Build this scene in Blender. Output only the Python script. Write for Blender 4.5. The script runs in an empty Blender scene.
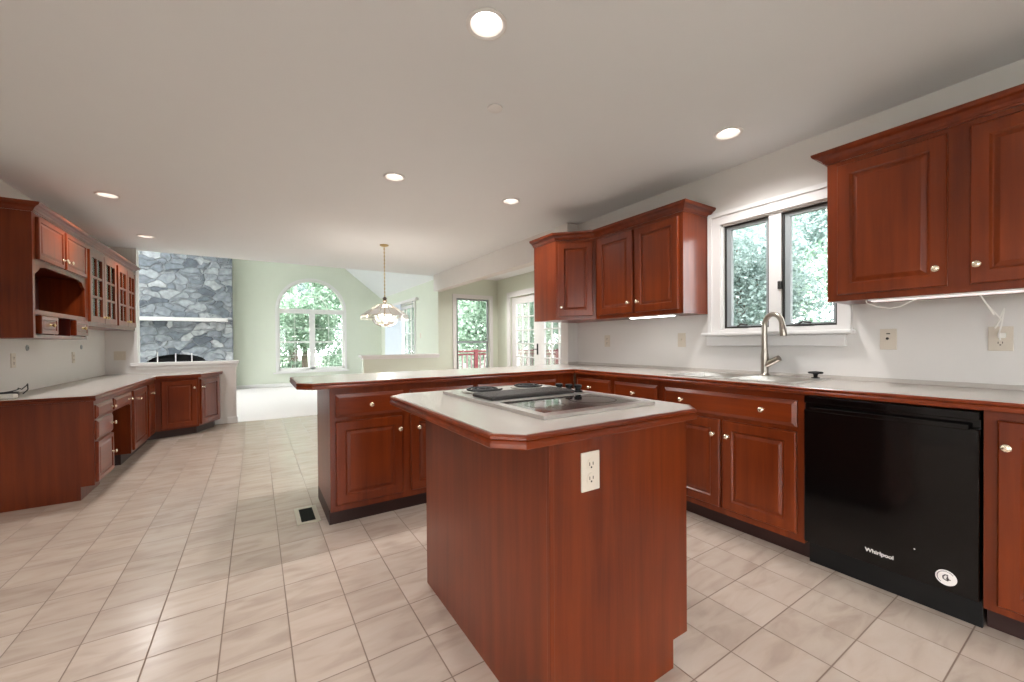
import bpy, bmesh, math, random
from mathutils import Vector, Matrix
from mathutils.geometry import tessellate_polygon

C = bpy.context.scene
COL = C.collection
PI = math.pi
rnd = random.Random(7)

# ------------------------------------------------------------------ camera, world, exposure
F_PX, YAW, V0, PITCH, ROLL, CAM_H = 401.35, 0.5685, 346.14, -0.009, 0.0078, 1.153
cs, sn = math.cos(YAW), math.sin(YAW)
right = Vector((cs, -sn, 0.0))
fwd = Vector((sn * math.cos(PITCH), cs * math.cos(PITCH), math.sin(PITCH)))
up = Vector((-sn * math.sin(PITCH), -cs * math.sin(PITCH), math.cos(PITCH)))
rx = right * math.cos(ROLL) - up * math.sin(ROLL)
ux = right * math.sin(ROLL) + up * math.cos(ROLL)
cam = bpy.data.cameras.new('camera')
cam.sensor_fit = 'HORIZONTAL'
cam.sensor_width = 36.0
cam.lens = F_PX / 1024.0 * 36.0
cam.shift_y = (V0 - 341.0) / 1024.0
cam.clip_start = 0.02
cam.clip_end = 200
camo = bpy.data.objects.new('camera', cam)
COL.objects.link(camo)
M = Matrix.Identity(4)
for i in range(3):
    M[i][0], M[i][1], M[i][2] = rx[i], ux[i], -fwd[i]
M[2][3] = CAM_H
camo.matrix_world = M
C.camera = camo

C.view_settings.view_transform = 'Standard'
C.view_settings.look = 'None'
C.view_settings.gamma = 1.0
C.view_settings.use_curve_mapping = False
C.view_settings.exposure = 0.5
C.cycles.use_denoising = True
C.cycles.max_bounces = 10
C.cycles.diffuse_bounces = 5
C.cycles.transparent_max_bounces = 16
C.cycles.sample_clamp_indirect = 8.0
C.cycles.caustics_reflective = False
C.cycles.caustics_refractive = False

SKY = 10.0            # overcast sky strength
CAN_W = 25.0         # each recessed lamp
w = bpy.data.worlds.new('sky')
C.world = w
w.use_nodes = True
bg = w.node_tree.nodes['Background']
bg.inputs['Color'].default_value = (0.94, 0.98, 1.0, 1)
bg.inputs['Strength'].default_value = SKY


# ------------------------------------------------------------------ materials
def srgb(r, g, b):
    f = lambda v: (v / 255 / 12.92) if v / 255 <= 0.04045 else ((v / 255 + 0.055) / 1.055) ** 2.4
    return (f(r), f(g), f(b), 1.0)


def new_mat(name):
    m = bpy.data.materials.new(name)
    m.use_nodes = True
    nt = m.node_tree
    return m, nt, nt.nodes['Principled BSDF']


def mat(name, col, rough=0.5, metal=0.0, noise=0.04, nscale=6.0, coat=0.0, emit=None, estr=0.0, bump=0.0, spec=0.5):
    m, nt, p = new_mat(name)
    p.inputs['Roughness'].default_value = rough
    p.inputs['Metallic'].default_value = metal
    p.inputs['Coat Weight'].default_value = coat
    p.inputs['Specular IOR Level'].default_value = spec
    p.inputs['Coat Roughness'].default_value = 0.12
    tc = nt.nodes.new('ShaderNodeTexCoord')
    nz = nt.nodes.new('ShaderNodeTexNoise')
    nz.inputs['Scale'].default_value = nscale
    nz.inputs['Detail'].default_value = 3
    nt.links.new(tc.outputs['Object'], nz.inputs['Vector'])
    mx = nt.nodes.new('ShaderNodeMix')
    mx.data_type = 'RGBA'
    nt.links.new(nz.outputs['Fac'], mx.inputs['Factor'])
    mx.inputs[6].default_value = tuple(c * (1 - noise) for c in col[:3]) + (1,)
    mx.inputs[7].default_value = tuple(min(1, c * (1 + noise)) for c in col[:3]) + (1,)
    nt.links.new(mx.outputs[2], p.inputs['Base Color'])
    if bump:
        b = nt.nodes.new('ShaderNodeBump')
        b.inputs['Strength'].default_value = bump
        b.inputs['Distance'].default_value = 0.002
        nt.links.new(nz.outputs['Fac'], b.inputs['Height'])
        nt.links.new(b.outputs['Normal'], p.inputs['Normal'])
    if emit:
        p.inputs['Emission Color'].default_value = emit
        p.inputs['Emission Strength'].default_value = estr
    return m


def wood_mat(name, dark, light, rough=0.3, coat=0.12, horizontal=False):
    m, nt, p = new_mat(name)
    tc = nt.nodes.new('ShaderNodeTexCoord')
    mp = nt.nodes.new('ShaderNodeMapping')
    mp.inputs['Scale'].default_value = (1.0, 11, 11) if horizontal else (11, 11, 0.6)
    nt.links.new(tc.outputs['Object'], mp.inputs['Vector'])
    nz = nt.nodes.new('ShaderNodeTexNoise')
    nz.inputs['Scale'].default_value = 2.2
    nz.inputs['Detail'].default_value = 6
    nz.inputs['Roughness'].default_value = 0.62
    nz.inputs['Distortion'].default_value = 0.25
    nt.links.new(mp.outputs['Vector'], nz.inputs['Vector'])
    big = nt.nodes.new('ShaderNodeTexNoise')
    big.inputs['Scale'].default_value = 1.7
    nt.links.new(tc.outputs['Object'], big.inputs['Vector'])
    ad = nt.nodes.new('ShaderNodeMath')
    ad.operation = 'ADD'
    nt.links.new(nz.outputs['Fac'], ad.inputs[0])
    nt.links.new(big.outputs['Fac'], ad.inputs[1])
    cr = nt.nodes.new('ShaderNodeValToRGB')
    cr.color_ramp.elements[0].position = 0.55
    cr.color_ramp.elements[0].color = dark
    cr.color_ramp.elements[1].position = 1.35 if False else 1.0
    cr.color_ramp.elements[1].color = light
    sc = nt.nodes.new('ShaderNodeMath')
    sc.operation = 'MULTIPLY'
    sc.inputs[1].default_value = 0.75
    nt.links.new(ad.outputs[0], sc.inputs[0])
    nt.links.new(sc.outputs[0], cr.inputs['Fac'])
    nt.links.new(cr.outputs['Color'], p.inputs['Base Color'])
    p.inputs['Roughness'].default_value = rough
    p.inputs['Coat Weight'].default_value = coat
    p.inputs['Specular IOR Level'].default_value = 0.3
    p.inputs['Coat Roughness'].default_value = 0.15
    return m


def tile_mat():
    m, nt, p = new_mat('beige_tile')
    N, L = nt.nodes.new, nt.links.new
    tc = N('ShaderNodeTexCoord')
    sx = N('ShaderNodeSeparateXYZ')
    L(tc.outputs['Object'], sx.inputs[0])

    def math_(op, a, b=None, c=None):
        n = N('ShaderNodeMath')
        n.operation = op
        for i, v in enumerate((a, b, c)):
            if v is None:
                continue
            if isinstance(v, (int, float)):
                n.inputs[i].default_value = v
            else:
                L(v, n.inputs[i])
        return n.outputs[0]
    ux_ = math_('DIVIDE', math_('SUBTRACT', sx.outputs[0], 0.103), 0.2285)
    uy_ = math_('DIVIDE', math_('SUBTRACT', sx.outputs[1], 0.814), 0.2305)
    ix, iy = math_('FLOOR', ux_), math_('FLOOR', uy_)
    fx, fy = math_('FRACT', ux_), math_('FRACT', uy_)
    ex = math_('MINIMUM', fx, math_('SUBTRACT', 1.0, fx))
    ey = math_('MINIMUM', fy, math_('SUBTRACT', 1.0, fy))
    e = math_('MINIMUM', ex, ey)
    g = N('ShaderNodeMapRange')
    g.interpolation_type = 'SMOOTHSTEP'
    g.inputs['From Min'].default_value = 0.006
    g.inputs['From Max'].default_value = 0.016
    L(e, g.inputs['Value'])
    idv = N('ShaderNodeCombineXYZ')
    L(ix, idv.inputs[0])
    L(iy, idv.inputs[1])
    wn = N('ShaderNodeTexWhiteNoise')
    wn.noise_dimensions = '3D'
    L(idv.outputs[0], wn.inputs['Vector'])
    # veining: noise stretched along x, shifted per tile
    mp = N('ShaderNodeMapping')
    mp.inputs['Scale'].default_value = (2.6, 9.0, 1)
    mp.inputs['Rotation'].default_value = (0, 0, 0.22)
    va = N('ShaderNodeVectorMath')
    va.operation = 'ADD'
    L(tc.outputs['Object'], va.inputs[0])
    vs = N('ShaderNodeVectorMath')
    vs.operation = 'SCALE'
    vs.inputs['Scale'].default_value = 3.0
    L(wn.outputs['Color'], vs.inputs[0])
    L(vs.outputs[0], va.inputs[1])
    L(va.outputs[0], mp.inputs['Vector'])
    nz = N('ShaderNodeTexNoise')
    nz.inputs['Scale'].default_value = 1.6
    nz.inputs['Detail'].default_value = 5
    nz.inputs['Distortion'].default_value = 0.6
    L(mp.outputs[0], nz.inputs['Vector'])
    cr = N('ShaderNodeValToRGB')
    cr.color_ramp.elements[0].position = 0.28
    cr.color_ramp.elements[0].color = srgb(178, 160, 146)
    cr.color_ramp.elements[1].position = 0.72
    cr.color_ramp.elements[1].color = srgb(200, 185, 172)
    mid = cr.color_ramp.elements.new(0.5)
    mid.color = srgb(194, 177, 163)
    L(nz.outputs['Fac'], cr.inputs['Fac'])
    hv = N('ShaderNodeHueSaturation')
    vv = math_('MULTIPLY_ADD', wn.outputs['Value'], 0.10, 0.95)
    L(vv, hv.inputs['Value'])
    L(cr.outputs['Color'], hv.inputs['Color'])
    mx = N('ShaderNodeMix')
    mx.data_type = 'RGBA'
    L(g.outputs[0], mx.inputs['Factor'])
    mx.inputs[6].default_value = srgb(132, 112, 97)
    L(hv.outputs['Color'], mx.inputs[7])
    L(mx.outputs[2], p.inputs['Base Color'])
    rg = math_('MULTIPLY_ADD', g.outputs[0], -0.41, 0.62)
    L(rg, p.inputs['Roughness'])
    bp = N('ShaderNodeBump')
    bp.inputs['Strength'].default_value = 0.35
    bp.inputs['Distance'].default_value = 0.002
    hh = math_('MULTIPLY_ADD', nz.outputs['Fac'], 0.25, g.outputs[0])
    L(hh, bp.inputs['Height'])
    L(bp.outputs['Normal'], p.inputs['Normal'])
    return m


def stone_mat():
    m, nt, p = new_mat('fieldstone')
    N, L = nt.nodes.new, nt.links.new
    tc = N('ShaderNodeTexCoord')
    mp = N('ShaderNodeMapping')
    mp.inputs['Scale'].default_value = (3.4, 3.4, 6.6)
    nzw = N('ShaderNodeTexNoise')
    nzw.inputs['Scale'].default_value = 3.6
    L(tc.outputs['Object'], nzw.inputs['Vector'])
    vm = N('ShaderNodeVectorMath')
    vm.operation = 'MULTIPLY_ADD'
    L(nzw.outputs['Color'], vm.inputs[0])
    vm.inputs[1].default_value = (0.34, 0.1, 0.26)
    L(tc.outputs['Object'], vm.inputs[2])
    L(vm.outputs[0], mp.inputs['Vector'])
    v1 = N('ShaderNodeTexVoronoi')
    v1.feature = 'F1'
    v1.inputs['Scale'].default_value = 1.0
    v2 = N('ShaderNodeTexVoronoi')
    v2.feature = 'DISTANCE_TO_EDGE'
    v2.inputs['Scale'].default_value = 1.0
    L(mp.outputs[0], v1.inputs['Vector'])
    L(mp.outputs[0], v2.inputs['Vector'])
    cr = N('ShaderNodeValToRGB')
    cr.color_ramp.elements[0].position = 0.0
    cr.color_ramp.elements[0].color = srgb(88, 95, 104)
    cr.color_ramp.elements[1].position = 1.0
    cr.color_ramp.elements[1].color = srgb(178, 181, 184)
    a = cr.color_ramp.elements.new(0.3)
    a.color = srgb(122, 129, 137)
    a = cr.color_ramp.elements.new(0.65)
    a.color = srgb(146, 152, 158)
    sp = N('ShaderNodeSeparateColor')
    L(v1.outputs['Color'], sp.inputs[0])
    L(sp.outputs[0], cr.inputs['Fac'])
    nz = N('ShaderNodeTexNoise')
    nz.inputs['Scale'].default_value = 9
    nz.inputs['Detail'].default_value = 6
    L(tc.outputs['Object'], nz.inputs['Vector'])
    ov = N('ShaderNodeMix')
    ov.data_type = 'RGBA'
    ov.blend_type = 'OVERLAY'
    ov.inputs['Factor'].default_value = 0.85
    L(cr.outputs['Color'], ov.inputs[6])
    L(nz.outputs['Fac'], ov.inputs[7])
    mr = N('ShaderNodeMapRange')
    mr.inputs['From Min'].default_value = 0.0
    mr.inputs['From Max'].default_value = 0.06
    L(v2.outputs['Distance'], mr.inputs['Value'])
    mx = N('ShaderNodeMix')
    mx.data_type = 'RGBA'
    L(mr.outputs[0], mx.inputs['Factor'])
    mx.inputs[6].default_value = srgb(142, 146, 150)
    L(ov.outputs[2], mx.inputs[7])
    L(mx.outputs[2], p.inputs['Base Color'])
    p.inputs['Roughness'].default_value = 0.85
    bp = N('ShaderNodeBump')
    bp.inputs['Strength'].default_value = 0.8
    bp.inputs['Distance'].default_value = 0.04
    L(mr.outputs[0], bp.inputs['Height'])
    L(bp.outputs['Normal'], p.inputs['Normal'])
    return m


def glass_mat(name, tint=(1, 1, 1, 1), refl=0.06):
    m, nt, p = new_mat(name)
    N, L = nt.nodes.new, nt.links.new
    out = [n for n in nt.nodes if n.type == 'OUTPUT_MATERIAL'][0]
    tr = N('ShaderNodeBsdfTransparent')
    tr.inputs['Color'].default_value = tint
    gl = N('ShaderNodeBsdfGlossy')
    gl.inputs['Roughness'].default_value = 0.02
    fr = N('ShaderNodeFresnel')
    fr.inputs['IOR'].default_value = 1.45
    ml = N('ShaderNodeMath')
    ml.operation = 'MULTIPLY'
    ml.inputs[1].default_value = refl / 0.06 * 0.5
    L(fr.outputs[0], ml.inputs[0])
    mx = N('ShaderNodeMixShader')
    L(ml.outputs[0], mx.inputs['Fac'])
    L(tr.outputs[0], mx.inputs[1])
    L(gl.outputs[0], mx.inputs[2])
    L(mx.outputs[0], out.inputs['Surface'])
    return m


def leaf_mat(name, c1, c2):
    m, nt, p = new_mat(name)
    N, L = nt.nodes.new, nt.links.new
    out = [n for n in nt.nodes if n.type == 'OUTPUT_MATERIAL'][0]
    tc = N('ShaderNodeTexCoord')
    nz = N('ShaderNodeTexNoise')
    nz.inputs['Scale'].default_value = 5
    nz.inputs['Detail'].default_value = 4
    L(tc.outputs['Object'], nz.inputs['Vector'])
    cr = N('ShaderNodeValToRGB')
    cr.color_ramp.elements[0].position = 0.35
    cr.color_ramp.elements[0].color = c1
    cr.color_ramp.elements[1].position = 0.65
    cr.color_ramp.elements[1].color = c2
    L(nz.outputs['Fac'], cr.inputs['Fac'])
    L(cr.outputs['Color'], p.inputs['Base Color'])
    p.inputs['Roughness'].default_value = 0.45
    tl = N('ShaderNodeBsdfTranslucent')
    L(cr.outputs['Color'], tl.inputs['Color'])
    mx = N('ShaderNodeMixShader')
    mx.inputs['Fac'].default_value = 0.4
    L(p.outputs[0], mx.inputs[1])
    L(tl.outputs[0], mx.inputs[2])
    L(mx.outputs[0], out.inputs['Surface'])
    return m


CHERRY = wood_mat('cherry_wood', srgb(87, 31, 9), srgb(126, 53, 18))
CHERRY_H = wood_mat('cherry_wood_rail', srgb(90, 32, 9), srgb(130, 53, 18), horizontal=True)
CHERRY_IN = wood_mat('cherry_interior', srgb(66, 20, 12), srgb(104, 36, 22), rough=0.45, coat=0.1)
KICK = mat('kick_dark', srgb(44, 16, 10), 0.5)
LAMINATE = mat('counter_laminate', srgb(190, 183, 176), 0.22, noise=0.03, nscale=40)
WALL = mat('wall_paint', srgb(216, 212, 208), 0.75, noise=0.015)
GREEN = mat('wall_paint_green', srgb(212, 217, 202), 0.8, noise=0.015)
CEIL = mat('ceiling_paint', srgb(226, 228, 229), 0.9, noise=0.01)
WHITE = mat('white_trim', srgb(224, 222, 220), 0.45, noise=0.01)
TILE = tile_mat()
STONE = stone_mat()
CARPET = mat('carpet', srgb(214, 208, 204), 0.95, noise=0.08, nscale=220, bump=0.4)
BLACK = mat('black_enamel', srgb(7, 6, 6), 0.12, noise=0.02, coat=0.0, spec=0.35)
BLACKM = mat('black_matte', srgb(14, 13, 13), 0.5, noise=0.02, spec=0.3)
STEEL = mat('brushed_steel', srgb(216, 214, 210), 0.30, metal=1.0, noise=0.05, nscale=80)
NICKEL = mat('satin_nickel', srgb(164, 156, 146), 0.28, metal=1.0)
BRASS = mat('aged_brass', srgb(196, 170, 120), 0.3, metal=1.0)
KNOBM = mat('polished_knob', srgb(238, 222, 196), 0.18, metal=0.75, coat=0.4)
PLATE = mat('outlet_plate', srgb(206, 195, 180), 0.4, noise=0.01)
SLOT = mat('slot_dark', srgb(52, 44, 38), 0.6)
DARKFR = mat('dark_sash', srgb(46, 44, 42), 0.5)
GREYFR = mat('grey_track', srgb(150, 156, 158), 0.5)
GLASS = glass_mat('window_glass')
CABGLASS = glass_mat('cabinet_glass', (0.75, 0.78, 0.75, 1), refl=0.12)
COOKGLASS = mat('cooktop_glass', srgb(8, 8, 9), 0.05, noise=0.0, coat=0.6)
RING = mat('burner_marking', srgb(44, 44, 46), 0.2)
GRILLE = mat('vent_grille', srgb(58, 54, 52), 0.42, noise=0.05)
COIL = mat('coil_black', srgb(24, 22, 22), 0.6)
BULB = mat('bulb_glow', srgb(255, 246, 236), 0.5, emit=(1.0, 0.95, 0.9, 1), estr=5.0)
TUBEL = mat('tube_glow', srgb(255, 250, 245), 0.5, emit=(0.95, 1.0, 0.96, 1), estr=5.0)
TUBEDIM = mat('tube_glow_dim', srgb(255, 240, 238), 0.5, emit=(1.0, 0.93, 0.93, 1), estr=0.3)
CAN_IN = mat('can_reflector', srgb(186, 180, 174), 0.5)
CRYSTAL = glass_mat('chandelier_glass', (0.98, 0.98, 0.98, 1), refl=0.12)
CORD = mat('white_cord', srgb(235, 232, 226), 0.5)
BLACKCORD = mat('black_cord', srgb(24, 24, 26), 0.5)
FIREBLACK = mat('soot', srgb(14, 13, 13), 0.9)
BLIND = mat('blind_fabric', srgb(214, 222, 232), 0.7)
REDWOOD = mat('deck_red', srgb(98, 38, 42), 0.6)
BALW = mat('deck_baluster', srgb(128, 106, 106), 0.6)
GRASS = mat('grass', srgb(66, 76, 54), 0.9, noise=0.3, nscale=3)
BARK = mat('bark', srgb(96, 84, 74), 0.9, noise=0.3, nscale=12, bump=0.6)
LEAF_A = leaf_mat('leaf_green', srgb(84, 110, 90), srgb(160, 182, 164))
LEAF_C = leaf_mat('leaf_pale', srgb(112, 138, 116), srgb(192, 210, 192))
LEAF_B = leaf_mat('leaf_bluegreen', srgb(96, 116, 110), srgb(172, 188, 184))
STICK = mat('sticker_white', srgb(232, 226, 222), 0.4, noise=0.0)
LOGO = mat('logo_silver', srgb(214, 210, 206), 0.35, noise=0.0)
INK = mat('sticker_ink', srgb(58, 50, 50), 0.5, noise=0.0)


# ------------------------------------------------------------------ mesh helpers
class MB:
    def __init__(self):
        self.bm = bmesh.new()

    def box(self, x0, x1, y0, y1, z0, z1, bev=0.0):
        r = bmesh.ops.create_cube(self.bm, size=1.0)
        vs = r['verts']
        for v in vs:
            v.co = Vector((x0 + (v.co.x + .5) * (x1 - x0), y0 + (v.co.y + .5) * (y1 - y0), z0 + (v.co.z + .5) * (z1 - z0)))
        if bev:
            es = list({e for v in vs for e in v.link_edges})
            bmesh.ops.bevel(self.bm, geom=es, offset=bev, segments=2, affect='EDGES', profile=0.5)
        return self

    def face(self, pts):
        vs = [self.bm.verts.new(p) for p in pts]
        self.bm.faces.new(vs)
        return self

    def plate(self, outer, holes, fn, t0, t1):
        """solid plate with holes: 2-D polygons, fn(a, b, t) -> 3-D"""
        polys = [outer] + holes
        flat = [p for pl in polys for p in pl]
        tris = tessellate_polygon([[Vector((p[0], p[1], 0)) for p in pl] for pl in polys])
        A = [self.bm.verts.new(fn(p[0], p[1], t0)) for p in flat]
        B = [self.bm.verts.new(fn(p[0], p[1], t1)) for p in flat]
        for t in tris:
            try:
                self.bm.faces.new([A[i] for i in t])
                self.bm.faces.new([B[i] for i in reversed(t)])
            except ValueError:
                pass
        k = 0
        for pl in polys:
            n = len(pl)
            for i in range(n):
                a, b = k + i, k + (i + 1) % n
                try:
                    self.bm.faces.new((A[a], A[b], B[b], B[a]))
                except ValueError:
                    pass
            k += n
        return self

    def prism(self, poly, z0, z1, holes=()):
        return self.plate(list(poly), list(holes), lambda a, b, t: (a, b, t), z0, z1)

    def rect_profile(self, x0, x1, z0, z1, prof, yback=0.0):
        """raised panel: prof = [(inset, y)], outer first; front towards -y"""
        loops = []
        for ins, y in [(0.0, yback)] + list(prof):
            loops.append([self.bm.verts.new(c) for c in ((x0 + ins, y, z0 + ins), (x1 - ins, y, z0 + ins), (x1 - ins, y, z1 - ins), (x0 + ins, y, z1 - ins))])
        for a, b in zip(loops, loops[1:]):
            for i in range(4):
                j = (i + 1) % 4
                self.bm.faces.new((a[i], a[j], b[j], b[i]))
        self.bm.faces.new(loops[-1])
        self.bm.faces.new(list(reversed(loops[0])))
        return self

    def lathe(self, prof, M=None, n=20, cap=True):
        """prof [(r, h)] around local z; M maps to place"""
        M = M or Matrix.Identity(4)
        rings = []
        for r, h in prof:
            if r < 1e-6:
                rings.append([self.bm.verts.new(M @ Vector((0, 0, h)))])
            else:
                rings.append([self.bm.verts.new(M @ Vector((r * math.cos(2 * PI * i / n), r * math.sin(2 * PI * i / n), h))) for i in range(n)])
        for a, b in zip(rings, rings[1:]):
            for i in range(n):
                j = (i + 1) % n
                if len(a) == 1 and len(b) == 1:
                    continue
                if len(a) == 1:
                    self.bm.faces.new((a[0], b[j], b[i]))
                elif len(b) == 1:
                    self.bm.faces.new((a[i], a[j], b[0]))
                else:
                    self.bm.faces.new((a[i], a[j], b[j], b[i]))
        if cap:
            for r_ in (rings[0], rings[-1]):
                if len(r_) > 2:
                    self.bm.faces.new(r_)
        return self

    def tube(self, pts, r, n=8, closed=False):
        pts = [Vector(p) for p in pts]
        N = len(pts)
        rs = r if isinstance(r, (list, tuple)) else [r] * N
        rings = []
        ref = None
        for i, p in enumerate(pts):
            if closed:
                d = pts[(i + 1) % N] - pts[i - 1]
            else:
                d = pts[min(i + 1, N - 1)] - pts[max(i - 1, 0)]
            d.normalize()
            if ref is None:
                ref = Vector((0, 0, 1)) if abs(d.z) < 0.9 else Vector((1, 0, 0))
            a = (ref - d * ref.dot(d))
            if a.length < 1e-5:
                a = d.orthogonal()
            a.normalize()
            ref = a
            b = d.cross(a)
            rings.append([self.bm.verts.new(p + (a * math.cos(2 * PI * k / n) + b * math.sin(2 * PI * k / n)) * rs[i]) for k in range(n)])
        seq = list(zip(rings, rings[1:])) + ([(rings[-1], rings[0])] if closed else [])
        for a, b in seq:
            for k in range(n):
                j = (k + 1) % n
                self.bm.faces.new((a[k], a[j], b[j], b[k]))
        if not closed:
            self.bm.faces.new(list(reversed(rings[0])))
            self.bm.faces.new(rings[-1])
        return self

    def sweep(self, path, prof, closed=False):
        """sweep prof [(out, z)] along an XY path; out is to the right of the travel direction, mitred"""
        P = [Vector((p[0], p[1])) for p in path]
        n = len(P)
        rings = []
        for i in range(n):
            if closed or 0 < i < n - 1:
                d0 = (P[i] - P[i - 1]).normalized()
                d1 = (P[(i + 1) % n] - P[i]).normalized()
                n0, n1 = Vector((d0.y, -d0.x)), Vector((d1.y, -d1.x))
                m = (n0 + n1)
                m = m / max(0.2, m.dot(n0)) if m.length > 1e-6 else n0
            else:
                d = (P[1] - P[0]) if i == 0 else (P[-1] - P[-2])
                d.normalize()
                m = Vector((d.y, -d.x))
            rings.append([self.bm.verts.new((P[i].x + m.x * o, P[i].y + m.y * o, z)) for o, z in prof])
        k = len(prof)
        seq = list(zip(rings, rings[1:])) + ([(rings[-1], rings[0])] if closed else [])
        for a, b in seq:
            for i in range(k):
                j = (i + 1) % k
                self.bm.faces.new((a[i], a[j], b[j], b[i]))
        if not closed:
            self.bm.faces.new(rings[0])
            self.bm.faces.new(list(reversed(rings[-1])))
        return self

    def build(self, name, m, parent=None, smooth=False):
        bmesh.ops.recalc_face_normals(self.bm, faces=self.bm.faces[:])
        me = bpy.data.meshes.new(name)
        self.bm.to_mesh(me)
        self.bm.free()
        me.materials.append(m)
        if smooth:
            for p in me.polygons:
                p.use_smooth = True
            try:
                me.set_sharp_from_angle(angle=math.radians(38))
            except Exception:
                pass
        o = bpy.data.objects.new(name, me)
        COL.objects.link(o)
        if parent:
            o.parent = parent
        return o


def thing(name, label, cat, loc=(0, 0, 0), rz=0.0, group=None):
    o = bpy.data.objects.new(name, None)
    o.empty_display_size = 0.05
    COL.objects.link(o)
    o.location = loc
    o.rotation_euler = (0, 0, rz)
    return tag(o, label, cat, group)


def tag(o, label, cat, group=None):
    o['label'] = label
    o['category'] = cat
    o['kind'] = 'thing'
    if group:
        o['group'] = group
    return o


def struct(o, label=None):
    o['kind'] = 'structure'
    if label:
        o['label'] = label
    return o


def copy_tree(o, parent=None):
    c = o.copy()
    COL.objects.link(c)
    if parent:
        c.parent = parent
    for ch in list(o.children):
        copy_tree(ch, c)
    return c


def bx(name, m, a, parent=None, bev=0.0):
    return MB().box(*a, bev=bev).build(name, m, parent)


def circle(cx, cy, r, n=24):
    return [(cx + r * math.cos(2 * PI * i / n), cy + r * math.sin(2 * PI * i / n)) for i in range(n)]


def rect(a0, a1, b0, b1):
    return [(a0, b0), (a1, b0), (a1, b1), (a0, b1)]


# ------------------------------------------------------------------ room shell
XL, XR, YN, YB = -1.64, 2.992, 3.335, -2.6     # left wall, right wall, nook start, back wall
YF, H = 7.2, 2.44                               # family-room line, ceiling
XP = 2.85                                       # face of the nook header
XD = 4.25                                       # nook side wall with the glazed doors
FX, FY = 3.25, 12.5                             # family room right and far walls
CANS = [(0.801, 1.426), (2.486, 1.382), (-1.051, 4.754), (-1.075, 6.32), (0.92, 3.109), (1.972, 3.085), (-0.95, 0.90), (-0.95, -0.60), (3.60, 4.60), (3.60, 6.20)]  # last four are unseen lamps added to brighten the left side and nook

struct(MB().prism([(XL - .15, YB), (XD + .12, YB), (XD + .12, YF + .0), (XL - .15, YF)], -0.06, 0.0).build('floor', TILE))
struct(MB().prism(rect(-4.6, FX, YF, FY), -0.06, 0.004).build('floor_family_room', CARPET))
struct(MB().prism([(XL - .15, YB - .15), (XD + .12, YB - .15), (XD + .12, YF + .12), (XL - .15, YF + .12)], H, H + 0.03,
                  [circle(x, y, 0.066) for x, y in CANS]).build('ceiling', CEIL))

yz = lambda x0: (lambda a, b, t: (x0 + t, a, b))     # plate in a YZ wall
xz = lambda y0: (lambda a, b, t: (a, y0 + t, b))     # plate in an XZ wall

struct(MB().plate(rect(YB, YN + .12, 0, H), [rect(0.985, 1.715, 1.24, 2.03)], yz(XR), 0.0, 0.15).build('wall_right', WALL))
struct(MB().plate(rect(YB, YF, 0, H), [rect(-1.9, -0.3, 0.05, 2.12)], yz(XL), -0.15, 0.0).build('wall_left', WALL))
struct(MB().plate(rect(XL - .15, XD + .12, 0, H), [rect(0.6, 1.6, 0.0, 2.1)], xz(YB), -0.15, 0.0).build('wall_back', WALL))
struct(MB().box(XL, -1.345, YF, YF + .12, 0, H).build('wall_stub', WALL))
struct(MB().box(-1.36, -1.326, YF - .012, YF + .132, 0.92, H).build('trim_1', WHITE))
struct(MB().box(XP, XD + .12, YN, YN + .12, 0, H).build('wall_nook_near', WALL))
struct(MB().box(XP, XR, YN + .12, YF, 2.135, H).build('wall_header', WALL))
struct(MB().plate(rect(2.94, XD + .12, 0, H), [rect(3.31, 4.05, 0.30, 2.035)], xz(YF), 0.0, 0.12).build('wall_nook_far', GREEN))
struct(MB().plate(rect(YN + .12, YF, 0, H), [rect(4.90, 6.70, 0, 2.04)], yz(XD), 0.0, 0.12).build('wall_nook_side', GREEN))
# family room
eave, ridge_x, sl = 2.52, -0.7, 0.80
zr = eave + (FX - ridge_x) * sl
arch_r = 0.832
archp = [(0.515, 0.44), (2.179, 0.44), (2.179, 2.09)] + [(1.347 + arch_r * math.cos(t * PI / 20), 2.09 + arch_r * math.sin(t * PI / 20)) for t in range(1, 20)] + [(0.515, 2.09)]
struct(MB().plate([(-4.7, 0), (FX + .1, 0), (FX + .1, eave), (ridge_x, zr), (-4.7, eave)], [archp], xz(FY), 0.0, 0.15).build('wall_far', GREEN))
struct(MB().plate(rect(YF + .12, FY, 0, eave), [rect(9.45, 11.75, 0.0, 2.13)], yz(FX), 0.0, 0.15).build('wall_family_right', GREEN))
struct(MB().box(2.94, FX + .15, YF + .12, YF + .2, 0, eave + .4).build('wall_family_near', GREEN))
struct(MB().plate(rect(YF, FY, 0, eave), [rect(8.2, 11.4, 0.5, 2.2)], yz(-4.7), -0.15, 0.0).build('wall_family_left', GREEN))
vault = MB()


def slope_fn(xa, za, xb, zb):
    L = math.hypot(xb - xa, zb - za)
    return lambda a, b, t: (xa + (xb - xa) * a / L - t * (zb - za) / L * (1 if xb > xa else -1), b, za + (zb - za) * a / L + t * abs(xb - xa) / L)


LR = math.hypot(FX + .15 - ridge_x, zr - eave + .12)
LL = math.hypot(4.15, zr - eave + .12)
vault.plate(rect(0, LR, YF + .12, FY + .1), [], slope_fn(FX + .15, eave - .12, ridge_x, zr), 0, .1)
ADDED_SKYL = [rect(1.6, 3.4, 8.2, 9.7), rect(1.6, 3.4, 10.4, 11.9)]  # openings for skylights added out of view to brighten the family room
vault.plate(rect(0, LL, YF + .12, FY + .1), ADDED_SKYL, slope_fn(-4.85, eave - .12, ridge_x, zr), 0, .1)
struct(vault.build('ceiling_vault', CEIL))
struct(MB().plate([(-4.7, H + .035), (FX + .1, H + .035), (FX + .1, eave), (ridge_x, zr), (-4.7, eave)], [], xz(YF + .0), 0.0, 0.12).build('wall_gable', GREEN))
struct(MB().plate(rect(-4.7, XL - .15, 0, H), [], xz(YF), 0.0, 0.12).build('wall_family_front', GREEN))
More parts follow.
